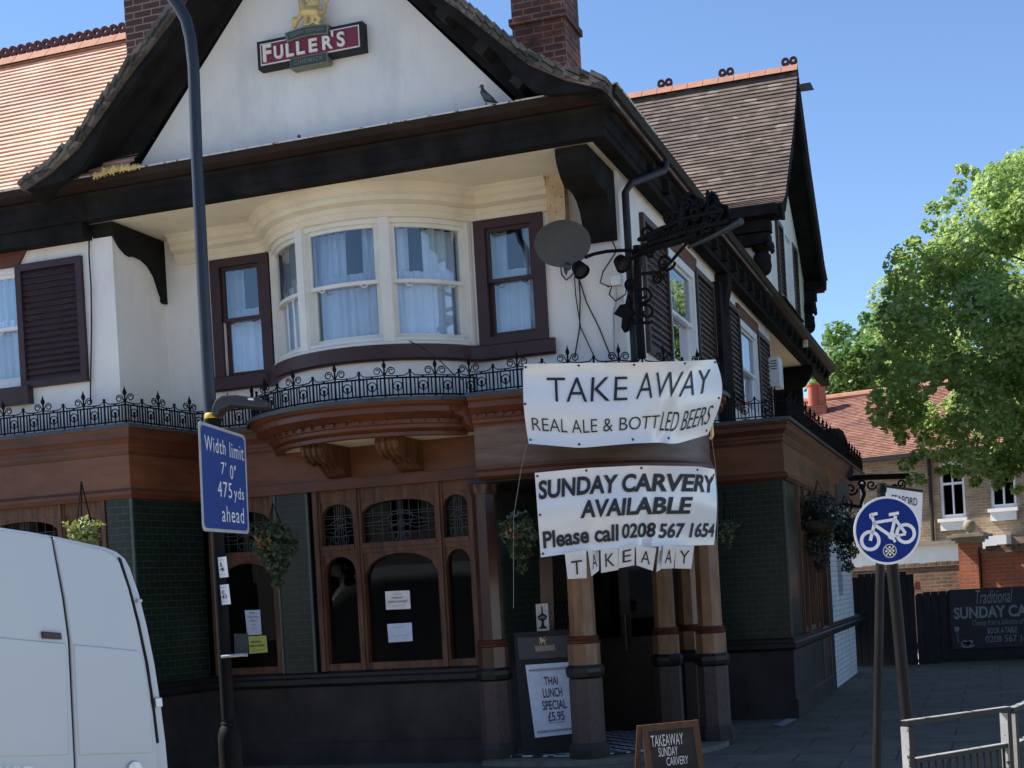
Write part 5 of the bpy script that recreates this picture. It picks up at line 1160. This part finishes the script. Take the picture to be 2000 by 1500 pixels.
# sign lamp on a yellow banded collar
sl_t = thing('sign_lamp', 'black flat lamp with yellow band over the Width limit sign', 'lamp', LP(416, 822))
d_ = DL-.1
MB().lathe(LP(417, 832, DL-.02), [(.055, 0), (.06, .01), (.06, .06), (.05, .065)], 14).build('collar', 'iron', sl_t, smooth=True)
MB().lathe(LP(416, 818, DL-.02), [(.061, 0), (.063, .005), (.061, .03), (.055, .04)], 14).build('yellow_band', 'yellow', sl_t, smooth=True)
hd_ = [(413, 795), (420, 780), (432, 772), (460, 771), (500, 776), (521, 783), (521, 795), (500, 795), (450, 790), (428, 800), (424, 812), (413, 812)]
mb = MB().prism([aD(x, y, d_-.07) for x, y in hd_], FWD*.2); o = mb.build('housing', 'darkgrey', sl_t)
bv = o.modifiers.new('b', 'BEVEL'); bv.width = .012; bv.segments = 2
MB().prism([aD(x, y, d_-.075) for x, y in [(484, 777), (495, 778), (495, 782), (484, 781)]], FWD*.01).build('label_plate', 'white', sl_t)

# ------------------------------------------------------------------ cycle sign and posts
DB = 9.6
cp = thing('cycle_sign', 'round blue cycle route sign with a white bicycle on a dark post', 'road sign', aD(1716, 1640, DB))
MB().tube([aD(1722, 944, DB), aD(1718, 1150, DB), aD(1714, 1400, DB), aD(1710, 1640, DB)], .031, 12).build('post', 'raildark', cp, smooth=True)
MB().lathe(aD(1722, 962, DB), [(.034, 0), (.036, .03), (.03, .045)], 12).build('post_cap', 'iron', cp, smooth=True)
nb = (-FWD+RGT*.06).normalized(); rbx = (RGT+UP*.03+FWD*.06).normalized(); rbx = (rbx-nb*rbx.dot(nb)).normalized(); ub = nb.cross(rbx); ub = ub if ub.z > 0 else -ub
cb = aD(1733, 1036, DB-.05); Rb = 66.5*DB/FPX
MB().lathe(cb, [(Rb, -.004), (Rb, 0)], 48, axis=nb).build('plate', 'white', cp)
MB().lathe(cb+nb*.001, [(Rb*.93, 0), (Rb*.93, .002)], 48, axis=nb).build('blue_field', 'bikeblue', cp)
def bk_(x, y): k = Rb/66.5; return cb+nb*.006+rbx*(x-1733)*k*1.0+ub*(1036-y)*k   # coordinates of the emblem
def barm(mb, a, b, w):
    A, B = bk_(*a), bk_(*b); d = (B-A).normalized(); s = nb.cross(d)*w*Rb/66.5/2; mb.prism([A+s-d*0, B+s, B-s, A-s], nb*.002)
mb = MB()
for cx, cy in ((1697, 1053), (1768, 1045)):
    for i in range(28):
        a0, a1 = 6.2832*i/28, 6.2832*(i+1)/28
        mb.prism([bk_(cx+r*math.cos(q), cy+r*math.sin(q)) for r, q in ((20.5, a0), (20.5, a1), (13.8, a1), (13.8, a0))], nb*.002)
for a, b, w_ in (((1707, 1019), (1747, 1016), 6), ((1704, 1006), (1709, 1022), 6), ((1709, 1018), (1697, 1053), 6.5), ((1708, 1023), (1738, 1047), 6.5), ((1739, 1047), (1751, 1009), 6.5), ((1749, 1014), (1768, 1045), 6), ((1768, 1046), (1742, 1049), 5), ((1703, 1010), (1702, 1002), 6), ((1701, 1003.5), (1716, 1001.5), 6), ((1738, 1006), (1758, 1004), 6), ((1741, 1049), (1746, 1060), 5)): barm(mb, a, b, w_)
mb.add([bk_(1740+7.5*math.cos(q)*1, 1047+7.5*math.sin(q)) for q in [k*.5236 for k in range(12)]], [tuple(range(12))]); mb.build('bicycle_emblem', 'white', cp)
st = MB().lathe(bk_(1734, 1076)-nb*.003, [(13.5*Rb/66.5, 0), (13.5*Rb/66.5, .002)], 24, axis=nb).build('sticker', 'ivory', cp)
MB().lathe(bk_(1734, 1076)-nb*.001, [(11.8*Rb/66.5, 0), (11.8*Rb/66.5, .0015)], 24, axis=nb).build('sticker_field', 'ink', st)
mb = MB(); barm(mb, (1726, 1068), (1742, 1084), 2); barm(mb, (1742, 1068), (1726, 1084), 2)
for c_ in ((1734, 1069), (1741, 1076), (1734, 1083), (1727, 1076)): mb.add([bk_(c_[0]+2.4*math.cos(q), c_[1]+2.4*math.sin(q))+nb*.001 for q in [k*.7854 for k in range(8)]], [tuple(range(8))])
mb.build('sticker_emblem', 'white', st)
mb = MB(); mb.obox(cb-nb*.035, rbx, ub, nb, .06, .015, .03); mb.build('clip', 'steel', cp)
# leaning second post with street name board
DN = 9.9
nbd = thing('street_name_sign', 'white SEAFORD name board on a leaning post behind the cycle sign', 'sign', aD(1795, 1640, DN))
MB().tube([aD(1738, 1060, DN), aD(1752, 1200, DN), aD(1766, 1350, DN), aD(1794, 1640, DN)], .042, 12).build('post', 'raildark', nbd, smooth=True)
nq = [aD(x, y, DN-.06) for x, y in [(1731, 950), (1802, 961), (1800, 1030), (1731, 1020)]]
pn = MB().prism(nq, FWD*.02).build('name_board', 'white', nbd)
MB().prism([aD(x, y, DN-.065) for x, y in [(1731, 947), (1803, 957), (1802, 962), (1731, 952)]], FWD*.03).build('top_edge', 'black', pn)
text_mb('SEAFORD', (.15, .86, .58, .80), lambda s, t: nq[3].lerp(nq[2], s).lerp(nq[0].lerp(nq[1], s), t)-FWD*.004, bold=.01).build('lettering', 'ink', pn)

# ------------------------------------------------------------------ guard rails
def guard(p0, p1, label, nb_):
    # p0, p1 top corners (pixel, distance)
    a = aD(*p0); b = aD(*p1); z = UP; t = thing('guard_rail', label, 'guard rail', (a+b)/2-UP*1.0, 'pedestrian guard rails by the kerb')
    d = (b-a); dn = d.normalized(); s = Vector((dn.y, -dn.x, 0)).normalized(); lean = (UP-RGT*.0).normalized()
    def bar(mb, p, q, w_, h_): 
        ax_ = (q-p).normalized(); sd = s; hh = ax_.cross(sd); mb.obox((p+q)/2, ax_, sd, hh, (q-p).length/2, w_/2, h_/2)
    tb = MB(); bar(tb, a, b, .032, .022); tb = tb.build('top_bar', 'raildark', t)
    mb = MB(); bar(mb, a+UP*.0125, b+UP*.0125, .032, .003); mb.build('sunlit_face', 'rail', tb)  # thin pale strip paints the sunlit top over the dark bar
    sb = MB(); bar(sb, a-UP*.172+dn*.05, b-UP*.172-dn*.03, .032, .020); sb = sb.build('second_bar', 'raildark', t)
    mb = MB(); bar(mb, a-UP*.1605+dn*.05, b-UP*.1605-dn*.03, .032, .003); mb.build('sunlit_face', 'rail', sb)
    for p in (a+dn*.02, b-dn*.02):
        mb = MB(); mb.obox(p-UP*.57, dn, s, UP, .018, .02, .555); po_st = mb.build('post', 'raildark', t)
        mb = MB(); mb.obox(p-UP*.57-dn*.0195, dn, s, UP, .0015, .02, .555); mb.build('sunlit_face', 'rail', po_st)
    mb = MB()
    for i in range(1, nb_):
        p = a+d*(i/nb_)-UP*.18; mb.tube([p, p-UP*.72], .007, 5)
    bar(mb, a-UP*.92, b-UP*.92, .04, .03); mb.build('infill_bars', 'raildark', t)
guard((1766, 1413, 6.2), (1968, 1385, 6.75), 'pedestrian guard rail with peeling paint and painted sunlit faces beside the street sign posts', 15)
guard((1974, 1388, 6.78), (2120, 1325, 7.6), 'pedestrian guard rail cut off by the right edge of the picture', 12)

# ------------------------------------------------------------------ van
aV = math.radians(50); rV = (RGT*math.cos(aV)+FWD*math.sin(aV)); nose = (-RGT*math.sin(aV)+FWD*math.cos(aV))
pV = aD(150, 1250, 8.2); nV = (-nose+UP*.06).normalized()
def V(x, y, off=0): return aP(x, y, pV-nose*off, nV)
van = thing('van', 'white panel van seen from behind at the left edge', 'van', V(120, 1750))
out = [(-110, 1640), (-104, 1400), (-92, 1180), (-78, 1075), (-55, 1040), (0, 1029), (60, 1038), (110, 1047), (160, 1058), (205, 1068), (228, 1077), (244, 1090), (254, 1108), (272, 1160), (288, 1225), (303, 1300), (315, 1380), (324, 1450), (330, 1520), (334, 1640)]
ring0 = [V(*p) for p in out]; secs = []
cen = sum(ring0, Vector())/len(ring0)
for off, sc_, low in ((0, .992, 0), (.03, 1, 0), (1.5, 1.0, 0), (3.2, 1.0, 0), (3.7, .98, .06), (4.2, .93, .5), (4.5, .9, .62), (5.1, .82, .70), (5.2, .7, .75)):
    zr = min(p.z for p in ring0); zt = max(p.z for p in ring0)
    r_ = []
    for p in ring0:
        q = cen+(p-cen)*sc_ if sc_ < 1 else p.copy(); hz = (q.z-zr)/(zt-zr); q = q+nose*off
        if low: q.z = zr+min(hz, 1-low*(hz > .0)*.75)*(zt-zr)
        r_.append(q)
    secs.append(r_)
mb = MB(); n = len(out); mb.add([p for r_ in secs for p in r_], [(j*n+i, j*n+(i+1) % n, (j+1)*n+(i+1) % n, (j+1)*n+i) for j in range(len(secs)-1) for i in range(n)]+[tuple(range(n))[::-1], tuple(range((len(secs)-1)*n, len(secs)*n))])
mb.build('body', 'vanwhite', van, smooth=True)
def vpanel(name, pts, off, th, mat, bev=.01, par=van):
    o = MB().prism([V(x, y, off) for x, y in pts], nose*th).build(name, mat, par); m = o.modifiers.new('b', 'BEVEL'); m.width = bev; m.segments = 3; m.limit_method = 'ANGLE'
    for p in o.data.polygons: p.use_smooth = True
    try: o.data.set_sharp_from_angle(angle=math.radians(50))
    except Exception: pass
    return o
vpanel('gap_shadow', [(99, 1048), (107, 1050), (130, 1170), (140, 1252), (152, 1500), (153, 1640), (146, 1640), (145, 1500), (133, 1252), (122, 1170)], .012, .02, 'rubber', .001)
dr = vpanel('rear_door', [(105, 1050), (160, 1063), (203, 1073), (222, 1082), (234, 1097), (252, 1150), (268, 1215), (284, 1295), (296, 1375), (306, 1450), (313, 1530), (316, 1640), (153, 1640), (150, 1500), (139, 1253), (128, 1168)], .03, .03, 'vanwhite')
dl = vpanel('rear_door', [(101, 1049), (60, 1041), (0, 1033), (-52, 1044), (-72, 1080), (-84, 1180), (-96, 1400), (-100, 1640), (148, 1640), (146, 1500), (134, 1253), (123, 1170)], .03, .03, 'vanwhite')
vpanel('door_pressing', [(144, 1258), (200, 1263), (268, 1270), (277, 1277), (283, 1300), (292, 1370), (299, 1430), (301, 1464), (297, 1471), (200, 1474), (155, 1476)], .038, .02, 'vanwhite', .009, dr)
vpanel('door_pressing', [(130, 1256), (60, 1250), (-40, 1240), (-80, 1236), (-90, 1420), (-88, 1480), (100, 1477), (136, 1475)], .038, .02, 'vanwhite', .009, dl)
vpanel('reflector', [(83, 1233), (120, 1236), (122, 1249), (85, 1247)], .05, .02, 'redlens', .004, dl)
for x, y, L_ in ((276, 1173, 14), (312, 1371, 12)):
    vpanel('hinge', [(x-9, y-8), (x+5, y-9), (x+7, y+9), (x-6, y+11)] if y > 1300 else [(x-6, y-3), (x+3, y-3), (x+3, y+3), (x-6, y+3)], .035, .03, 'vanwhite' if y < 1300 else 'steel', .006, dr)
vpanel('rubber_seal', [(233, 1088), (237, 1091), (256, 1150), (273, 1215), (290, 1295), (302, 1375), (311, 1450), (309, 1452), (300, 1376), (287.5, 1296), (271, 1216), (254, 1152)], .031, .02, 'rubber', .001)
vpanel('badge', [(265+14*math.cos(q), 1500+14*math.sin(q)) for q in [k*.5236 for k in range(12)]], .05, .02, 'steel', .004, dr)
text_mb('RENAULT', (-64, 65, 1522, 1497), lambda x, y: V(x, y, .052), bold=.03).build('lettering', 'steel', dl)
text_mb('THE FORESTER', (17.75, 21.3, 2.97, 3.13), lambda u, z: Vector((-2.255, u, z)), bold=.0).build('frieze_lettering', 'worn', pub)
for off in (.9, 4.3):
    for x in (-95, 320):
        c = V(x, 1690)+nose*off; MB().lathe(c-rV*.1, [(.2, 0), (.31, .01), (.33, .05), (.33, .17), (.31, .2), (.2, .2)], 24, axis=rV).build('wheel', 'rubber', van, smooth=True)

# drain grate and litter on the pavement
dg = thing('drain_grate', 'small pale barred grate in the paving at the foot of the dark tiled corner', 'grate', aZ(1530, 1412, .004))
g0, g1, g2, g3 = [aZ(x, y, .008) for x, y in [(1508, 1417), (1540, 1404), (1556, 1406), (1526, 1419)]]
for i in range(5):
    f0, f1 = i/5+.02, i/5+.12; MB().prism([g0.lerp(g3, f0), g1.lerp(g2, f0), g1.lerp(g2, f1), g0.lerp(g3, f1)], (0, 0, .008)).build('bar', 'kerb', dg)
for (x, y, w_, lab) in ((1802, 1293, .10, 'small scrap of white litter at the foot of the black fence'), (1830, 1291, .16, 'longer scrap of white litter below the billboard')):
    c = aZ(x, y, .01); MB().add([(c.x-w_, c.y, .0), (c.x+w_, c.y-.03, .01), (c.x+w_*.9, c.y+.02, .07), (c.x, c.y+.05, .04), (c.x-w_*.8, c.y+.03, .06)], [(0, 1, 2, 3, 4)]).build('litter', 'white', None, lab, cat='litter')
# ------------------------------------------------------------------ beyond the pub: fence, wall, house, trees
FY = 26.3
gt = thing('fence_gate', 'tall black boarded gate between the white brick wall and the board fence', 'gate', aY(1728, 1300, FY))
a, b = aY(1674, 1120, FY), aY(1784, 1120, FY)
def gatep(x0, x1, z1, nm, par, k):
    mb = MB(); w_ = (x1-x0)/k
    for i in range(k): mb.box(x0+w_*i+.004, x0+w_*(i+1)-.004, FY, FY+.03, -.05, z1-(.05 if i in (0, k-1) else 0))
    mb.box(x0+.01, x1-.01, FY+.031, FY+.05, -.05, z1-.06); mb.box(x0, x1, FY+.05, FY+.08, .25, .37); mb.box(x0, x1, FY+.05, FY+.09, z1-.4, z1-.28); return mb.build(nm, 'fence', par)
gatep(a.x-.12, b.x, 1.67, 'boards', gt, 9)
fn = thing('board_fence', 'black boarded fence carrying the carvery billboard', 'fence', aY(1900, 1290, FY))
gatep(b.x+.002, 5.5, 1.28, 'boards', fn, 50)
for i in range(5): x = b.x+.03+i*1.4; MB().box(x, x+.1, FY+.095, FY+.18, 0, 1.26).build('post', 'fence', fn)
bb = thing('billboard', 'dark billboard lettered Traditional SUNDAY CARVERY fixed to the black fence', 'billboard', aY(1930, 1270, FY))
BX0, BX1, BZ0, BZ1 = aY(1857, 1220, FY).x, aY(1857, 1220, FY).x+2.15, aY(1859, 1268, FY).z, aY(1857, 1152, FY).z
MB().box(BX0, BX1, FY-.03, FY-.002, BZ0, BZ1).build('panel', plain('billboard_navy', (.012, .014, .02), .5), bb)
def bf(s, t): return Vector((BX0+(BX1-BX0)*s, FY-.033, BZ0+(BZ1-BZ0)*t))
k = 1/ (2.15/ (aY(2000, 1200, FY).x-BX0))
for txt, fit, bd, sh, mt in (('Traditional', (.21, .50, .74, .97), 0, .3, 'dimletter'), ('SUNDAY CARVERY', (.03, .90, .50, .70), .03, 0, 'dimletter'), ('Choose from a Selection of 5', (.17, .60, .38, .475), 0, .3, 'greyink'), ('BOOK A TABLE', (.29, .52, .235, .335), .01, 0, 'dimletter'), ('0208 567 1654', (.27, .66, .09, .20), 0, 0, 'dimletter')):
    text_mb(txt, fit, bf, bold=bd, shear=sh).build('lettering', mt, bb)
mb = MB(); mb.add([bf(.07+.11*(i/10), .045+.03*math.sin(math.pi*i/10)*-1) for i in range(11)]+[bf(.18, .055), bf(.07, .055)], [tuple(range(13))])
for i in range(5): mb.add([bf(.09+.015*i+.02*math.cos(q), .09+.02*math.sin(i*2)+.04*math.sin(q)) for q in [j*.785 for j in range(8)]], [tuple(range(8))])
mb.tube([bf(.045, .30), bf(.05, .22), bf(.055, .1)], .008, 4); mb.lathe(bf(.045, .28), [(.02, 0), (.045, .04), (.04, .1)], 10); mb.build('painted_plate', 'greyink', bb)
# brick garden wall, pier with ball
D2 = 28.
gw = thing('garden_wall', 'old brick garden wall behind the black fence', 'wall', aD(1800, 1290, D2))
hR = Vector((math.cos(math.radians(-14)), math.sin(math.radians(-14)), 0)); hB = Vector((-hR.y, hR.x, 0))
w0 = aD(1875, 1100, D2)
def WP(u, w_, z): return w0*1+hR*u+hB*w_+UP*(z-w0.z)
uL = -4.2; zt_ = aD(1840, 1097, D2).z
mb = MB(); mb.mbox(WP, uL, 0, 0, .3, 0, zt_-.08); mb.build('brickwork', 'brickwall', gw)
rng = random.Random(3); mb = MB(); u = uL
while u < 0: L_ = .22; mb.mbox(WP, u+.005, min(u+L_, -.003)-.005, -.03, .33, zt_-.075, zt_+rng.uniform(-.015, .015)); u += L_
mb.build('coping', 'brickwall', gw)
zt2 = aD(1950, 1065, D2).z
g2 = thing('garden_wall', 'taller garden wall right of the brick pier, under the tree', 'wall', aD(1960, 1290, D2))
mb = MB(); mb.mbox(WP, .42, 6, 0, .3, 0, zt2-.16); mb.build('brickwork', 'brickpier', g2)
mb = MB(); u = .42
while u < 6: L_ = .22; mb.mbox(WP, u+.005, u+L_-.005, -.06, .36, zt2-.155, zt2-.06+rng.uniform(-.01, .01)); mb.mbox(WP, u+.1, u+L_+.08, -.02, .3, zt2-.055, zt2+rng.uniform(-.01, .02)); u += L_
mb.build('coping', 'brickwall', g2)
pr = thing('gate_pier', 'red brick pier with stone ball finial behind the fence', 'pier', WP(.19, -.02, 0))
zc = aD(1893, 1060, D2).z
MB().mbox(WP, 0, .38, -.08, .32, 0, zc).build('brickwork', 'brickpier', pr)
mb = MB()
for e, z0_, z1_ in ((.04, 0, .05), (.10, .05, .11), (.17, .11, .16), (.09, .16, .19)): mb.mbox(WP, -e, .38+e, -.08-e, .32+e, zc+z0_+.001, zc+z1_)
mb.build('cap', 'stone', pr); MB().lathe(WP(.19, .12, zc+.19), [(.06, 0), (.05, .03), (.08, .05), (.11, .1), (.12, .15), (.11, .21), (.08, .25), (.02, .27)], 16).build('ball', 'stone', pr, smooth=True)
ob = MB(); q = [aY(x, y, 26.9) for x, y in [(1787, 1152), (1786, 1140), (1789, 1135), (1796, 1136), (1798, 1152)]]; ob.prism(q, (0, .15, 0)); ob.build('traffic_barrier', plain('barrier_orange', (.6, .16, .08), .5), None, 'top of an orange plastic barrier showing between gate and fence', cat='barrier')
# the house
HP = aD(1830, 1000, 36)
nH = -hB
def HW(x, y, off=0): return aP(x, y, HP-hB*off, nH)
def HF(u, w_, z): return Vector((HP.x, HP.y, 0))+hR*u+hB*w_+UP*z
def uz(x, y, off=0): p = HW(x, y, off); return (p-HP).dot(hR), p.z
hs = thing('brick_house', 'yellow brick house with red tiled roof and white window frames beyond the fence', 'house', HF(0, 4, 0))
ue, ze = uz(1730, 892)
wins = []
for (x0, y0, x1, y1) in ((1832, 905, 1887, 1010), (1929, 880, 1986, 990), (1668, 935, 1692, 1062)):
    (u0, z1_), (u1, z0_) = uz(x0, y0), uz(x1, y1); wins.append((u0, u1, z0_, z1_))
mb = MB(); panel(mb, HF, -7.5, 9, 0, ze, wins, .3); mb.mbox(HF, -7.5, -7.2, .3, 8, 0, ze); mb.mbox(HF, -7.5, 9, 7.7, 8, 0, ze); mb.build('wall', 'brickstock', hs)
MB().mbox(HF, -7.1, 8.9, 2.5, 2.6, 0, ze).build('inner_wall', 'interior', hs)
for (u0, u1, z0_, z1_) in wins:
    mb = MB(); fw = .07
    mb.mbox(HF, u0, u0+fw, .06, .16, z0_, z1_); mb.mbox(HF, u1-fw, u1, .06, .16, z0_, z1_); mb.mbox(HF, u0+fw, u1-fw, .06, .16, z1_-fw, z1_); mb.mbox(HF, u0+fw, u1-fw, .05, .16, z0_, z0_+.1)
    zm = z0_+(z1_-z0_)*.6; mb.mbox(HF, u0+fw, u1-fw, .06, .15, zm, zm+.06); mb.mbox(HF, (u0+u1)/2-.02, (u0+u1)/2+.02, .07, .14, z0_+.1, zm); mb.mbox(HF, (u0+u1)/2-.02, (u0+u1)/2+.02, .07, .14, zm+.06, z1_-fw)
    f = mb.build('window', 'whitewood', hs); MB().add([HF(u0, .12, z0_), HF(u1, .12, z0_), HF(u1, .12, z1_), HF(u0, .12, z1_)], [(0, 1, 2, 3)]).build('pane', 'glassdark', f)
    mb = MB(); mb.mbox(HF, u0-.05, u1+.05, -.16, .06, z0_-.09, z0_); mb.mbox(HF, u0, u1, -.10, .02, z0_-.31, z0_-.091); mb.build('sill', 'whitewood', f)
# roof of the house in courses
ur0, zr = uz(1590, 768, -3.6); ridgeL = -7.6
def yzH(v): return tuple(HF(v[0], v[1], v[2]))
zR = aD(1660, 763, 39.5).z
courses('roof', 'tilefar', ridgeL, 9, [(-.35, ze-.02), (3.6, zR)], .11, yzH, .02, hs)
MB().mbox(HF, ridgeL, 9, 3.6, 8.2, ze-.1, ze).build('eaves', 'blacktimber', hs)
mb = MB(); mb.add([HF(ridgeL, 3.6, zR), HF(9, 3.6, zR), HF(9, 8.2, ze), HF(ridgeL, 8.2, ze)], [(0, 1, 2, 3)]); mb.prism([HF(ridgeL, -.3, ze-.05), HF(ridgeL, 3.6, zR-.03), HF(ridgeL, 8.1, ze-.05)], hR*.3); mb.build('roof_back', 'tilefar', hs)
MB().tube([HF(ridgeL+i*.45, 3.6, zR+.02) for i in range(37)], .12, 8).build('ridge_tiles', 'ridge', hs)
mb = MB(); mb.mbox(HF, -7.5, 9, -.4, -.3, ze-.12, ze-.0); mb.mbox(HF, -7.5, 9, -.3, 0, ze-.1, ze-.06); mb.build('gutter', 'black', hs)
up_, zp_ = uz(1818, 950); MB().tube([HF(up_, -.06, ze-.1), HF(up_, -.06, .2)], .045, 8).build('downpipe', 'black', hs)
# chimney of the house
for x in (1588, 1603):
    p = aD(x, 772, 40.5); MB().lathe(p, [(.16, -.6), (.15, 0), (.14, .25), (.16, .27), (.16, .33), (.1, .33)], 14).build('chimney_pot', plain('pot_red', (.42, .11, .06), .8), hs, smooth=True)
p = aD(1595, 785, 40.5); MB().box(p.x-.28, p.x+.28, p.y-.2, p.y+.2, ze, p.z-.12).build('chimney', 'brickpier', hs)
# white single storey bay in front
(u0, z1_), (u1, z0_) = uz(1795, 1066, .9), uz(1873, 1096, .9)
wb_ = thing('white_annexe', 'low white rendered annexe between the cycle sign and the pier', 'annexe', HF(u0, -.5, 0))
MB().mbox(HF, u0-2.2, u1+.15, -.9, -.01, 0, z1_).build('wall', 'whitewood', wb_); MB().mbox(HF, u0-2.3, u1+.2, -1.05, -.01, z1_+.002, z1_+.09).build('roof_edge', 'stone', wb_)
(u0, z1_), (u1, z0_) = uz(1912, 1050, .5), uz(1966, 1062, .5); MB().mbox(HF, u0, u1, -.5, -.01, 0, z1_+.02).build('white_bay', 'whitewood', wb_)

# trees: trunk with limbs, crown of leaf clumps
def inside(poly, x, y):
    c = False; j = len(poly)-1
    for i in range(len(poly)):
        (xi, yi), (xj, yj) = poly[i], poly[j]
        if (yi > y) != (yj > y) and x < (xj-xi)*(y-yi)/(yj-yi)+xi: c = not c
        j = i
    return c
def tree(name, label, poly, d, depth, trunk, nclump, nleaf, rpx, leaf, mat, seed, edge):
    rng = random.Random(seed); base = Vector((trunk[0], trunk[1], 0)); t = thing(name, label, 'tree', base)
    xs = [p[0] for p in poly]; ys = [p[1] for p in poly]; cx, cy = (min(xs)+max(xs))/2, (min(ys)+max(ys))/2; hw, hh = (max(xs)-min(xs))/2, (max(ys)-min(ys))/2
    mb = MB(); cl = []; n = 0
    while n < nclump:
        x, y = rng.uniform(min(xs), max(xs)), rng.uniform(min(ys), max(ys))
        if not inside(poly, x, y): continue
        f = max(0, 1-((x-cx)/hw)**2*.8-((y-cy)/hh)**2*.8)**.5; s = rng.choice((-1, 1))*rng.uniform(.2, 1)
        p = aD(x, y, d+s*depth*f); r = rng.uniform(*rpx)*d/FPX; cl.append((p, r)); n += 1
    for (x, y, r) in edge: cl.append((aD(x, y, d+rng.uniform(-.2, .2)*depth), r*d/FPX))
    for p, r in cl: leaves(mb, p, r, int(nleaf*(r*FPX/d/40)**2*.5)+30, leaf, rng, .62, .85, .8)
    mb.build('crown', mat, t)
    mb = MB(); top = base+Vector((0, 0, 4.2)); mb.tube([base, base+Vector((.05, .05, 1.5)), top], [.34, .27, .2], 10)
    for p, r in rng.sample(cl, min(40, len(cl))): p = top.lerp(p, .8); m = top.lerp(p, .5)+Vector((rng.uniform(-.3, .3), rng.uniform(-.3, .3), -.25)); mb.tube([top-Vector((0, 0, rng.uniform(0, 1.5))), top.lerp(m, .5)+Vector((0, 0, -.1)), m, m.lerp(p, .5)+Vector((0, 0, .08)), p], [.12, .09, .06, .04, .015], 6)
    mb.build('trunk', 'bark', t, smooth=True)
polyA = [(2030, 305), (1995, 330), (1965, 320), (1940, 345), (1895, 345), (1870, 375), (1860, 410), (1830, 420), (1825, 455), (1800, 490), (1775, 520), (1765, 555), (1745, 580), (1745, 615), (1735, 650), (1740, 700), (1735, 740), (1738, 790), (1755, 810), (1775, 840), (1785, 880), (1795, 910), (1800, 915), (1840, 900), (1880, 900), (1915, 910), (1960, 915), (2050, 940), (2250, 960), (2420, 800), (2440, 550), (2300, 350), (2150, 290)]
edgeA = [(2000, 310, 22), (1985, 318, 16), (1945, 330, 18), (1898, 338, 16), (1878, 328, 12), (1870, 365, 20), (1822, 405, 18), (1815, 440, 16), (1850, 395, 16), (1785, 470, 14), (1760, 498, 16), (1775, 530, 16), (1745, 545, 18), (1738, 570, 16), (1728, 600, 14), (1718, 690, 16), (1712, 720, 16), (1714, 775, 16), (1722, 800, 14), (1748, 822, 14), (1760, 855, 16), (1772, 905, 18), (1785, 935, 16), (1800, 935, 14), (1835, 920, 12), (1870, 925, 12), (1905, 940, 12), (1950, 945, 14), (1985, 955, 14), (1790, 890, 16)]
tree('broadleaf_tree', 'big sunlit plane tree at the right hanging over the brick house', polyA, 24., 3.4, (5.6, 25.2), 340, 430, (28, 58), .10, 'leaf', 5, edgeA)
polyB = [(1690, 630), (1650, 640), (1625, 655), (1612, 690), (1605, 730), (1600, 780), (1760, 790), (1900, 780), (1900, 640), (1760, 600)]
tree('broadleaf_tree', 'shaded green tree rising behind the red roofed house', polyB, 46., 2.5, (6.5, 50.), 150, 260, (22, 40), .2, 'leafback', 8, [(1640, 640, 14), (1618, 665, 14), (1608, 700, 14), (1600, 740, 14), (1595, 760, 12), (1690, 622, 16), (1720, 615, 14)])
# unseen terrace added behind the viewer: blocks low sky, bounces warm light, fills window reflections
tr = thing('added_terrace', 'unseen pale terrace added behind the viewer to shape the light on the pub', 'building', (0, -15, 0))
TP = lambda u, w_, z: Vector((u, -15-w_, z))
hol = [(x+.8, x+1.9, z, z+1.7) for x in range(-46, 40, 3) for z in (.9, 3.9)]
mb = MB(); panel(mb, TP, -46, 41, 0, 6.4, hol, .3); mb.build('wall', paint('added_terrace_render', (.74, .67, .54), .85, .1, 2, 60, .2, .2), tr)
MB().prism([(-46, -14.6, 6.4), (-46, -19, 8.6), (-46, -23, 6.4)], (87, 0, 0)).build('roof', 'tileold', tr)
MB().box(-46, 41, -15.9, -15.7, 0, 6.4).build('inner_wall', 'interior', tr)
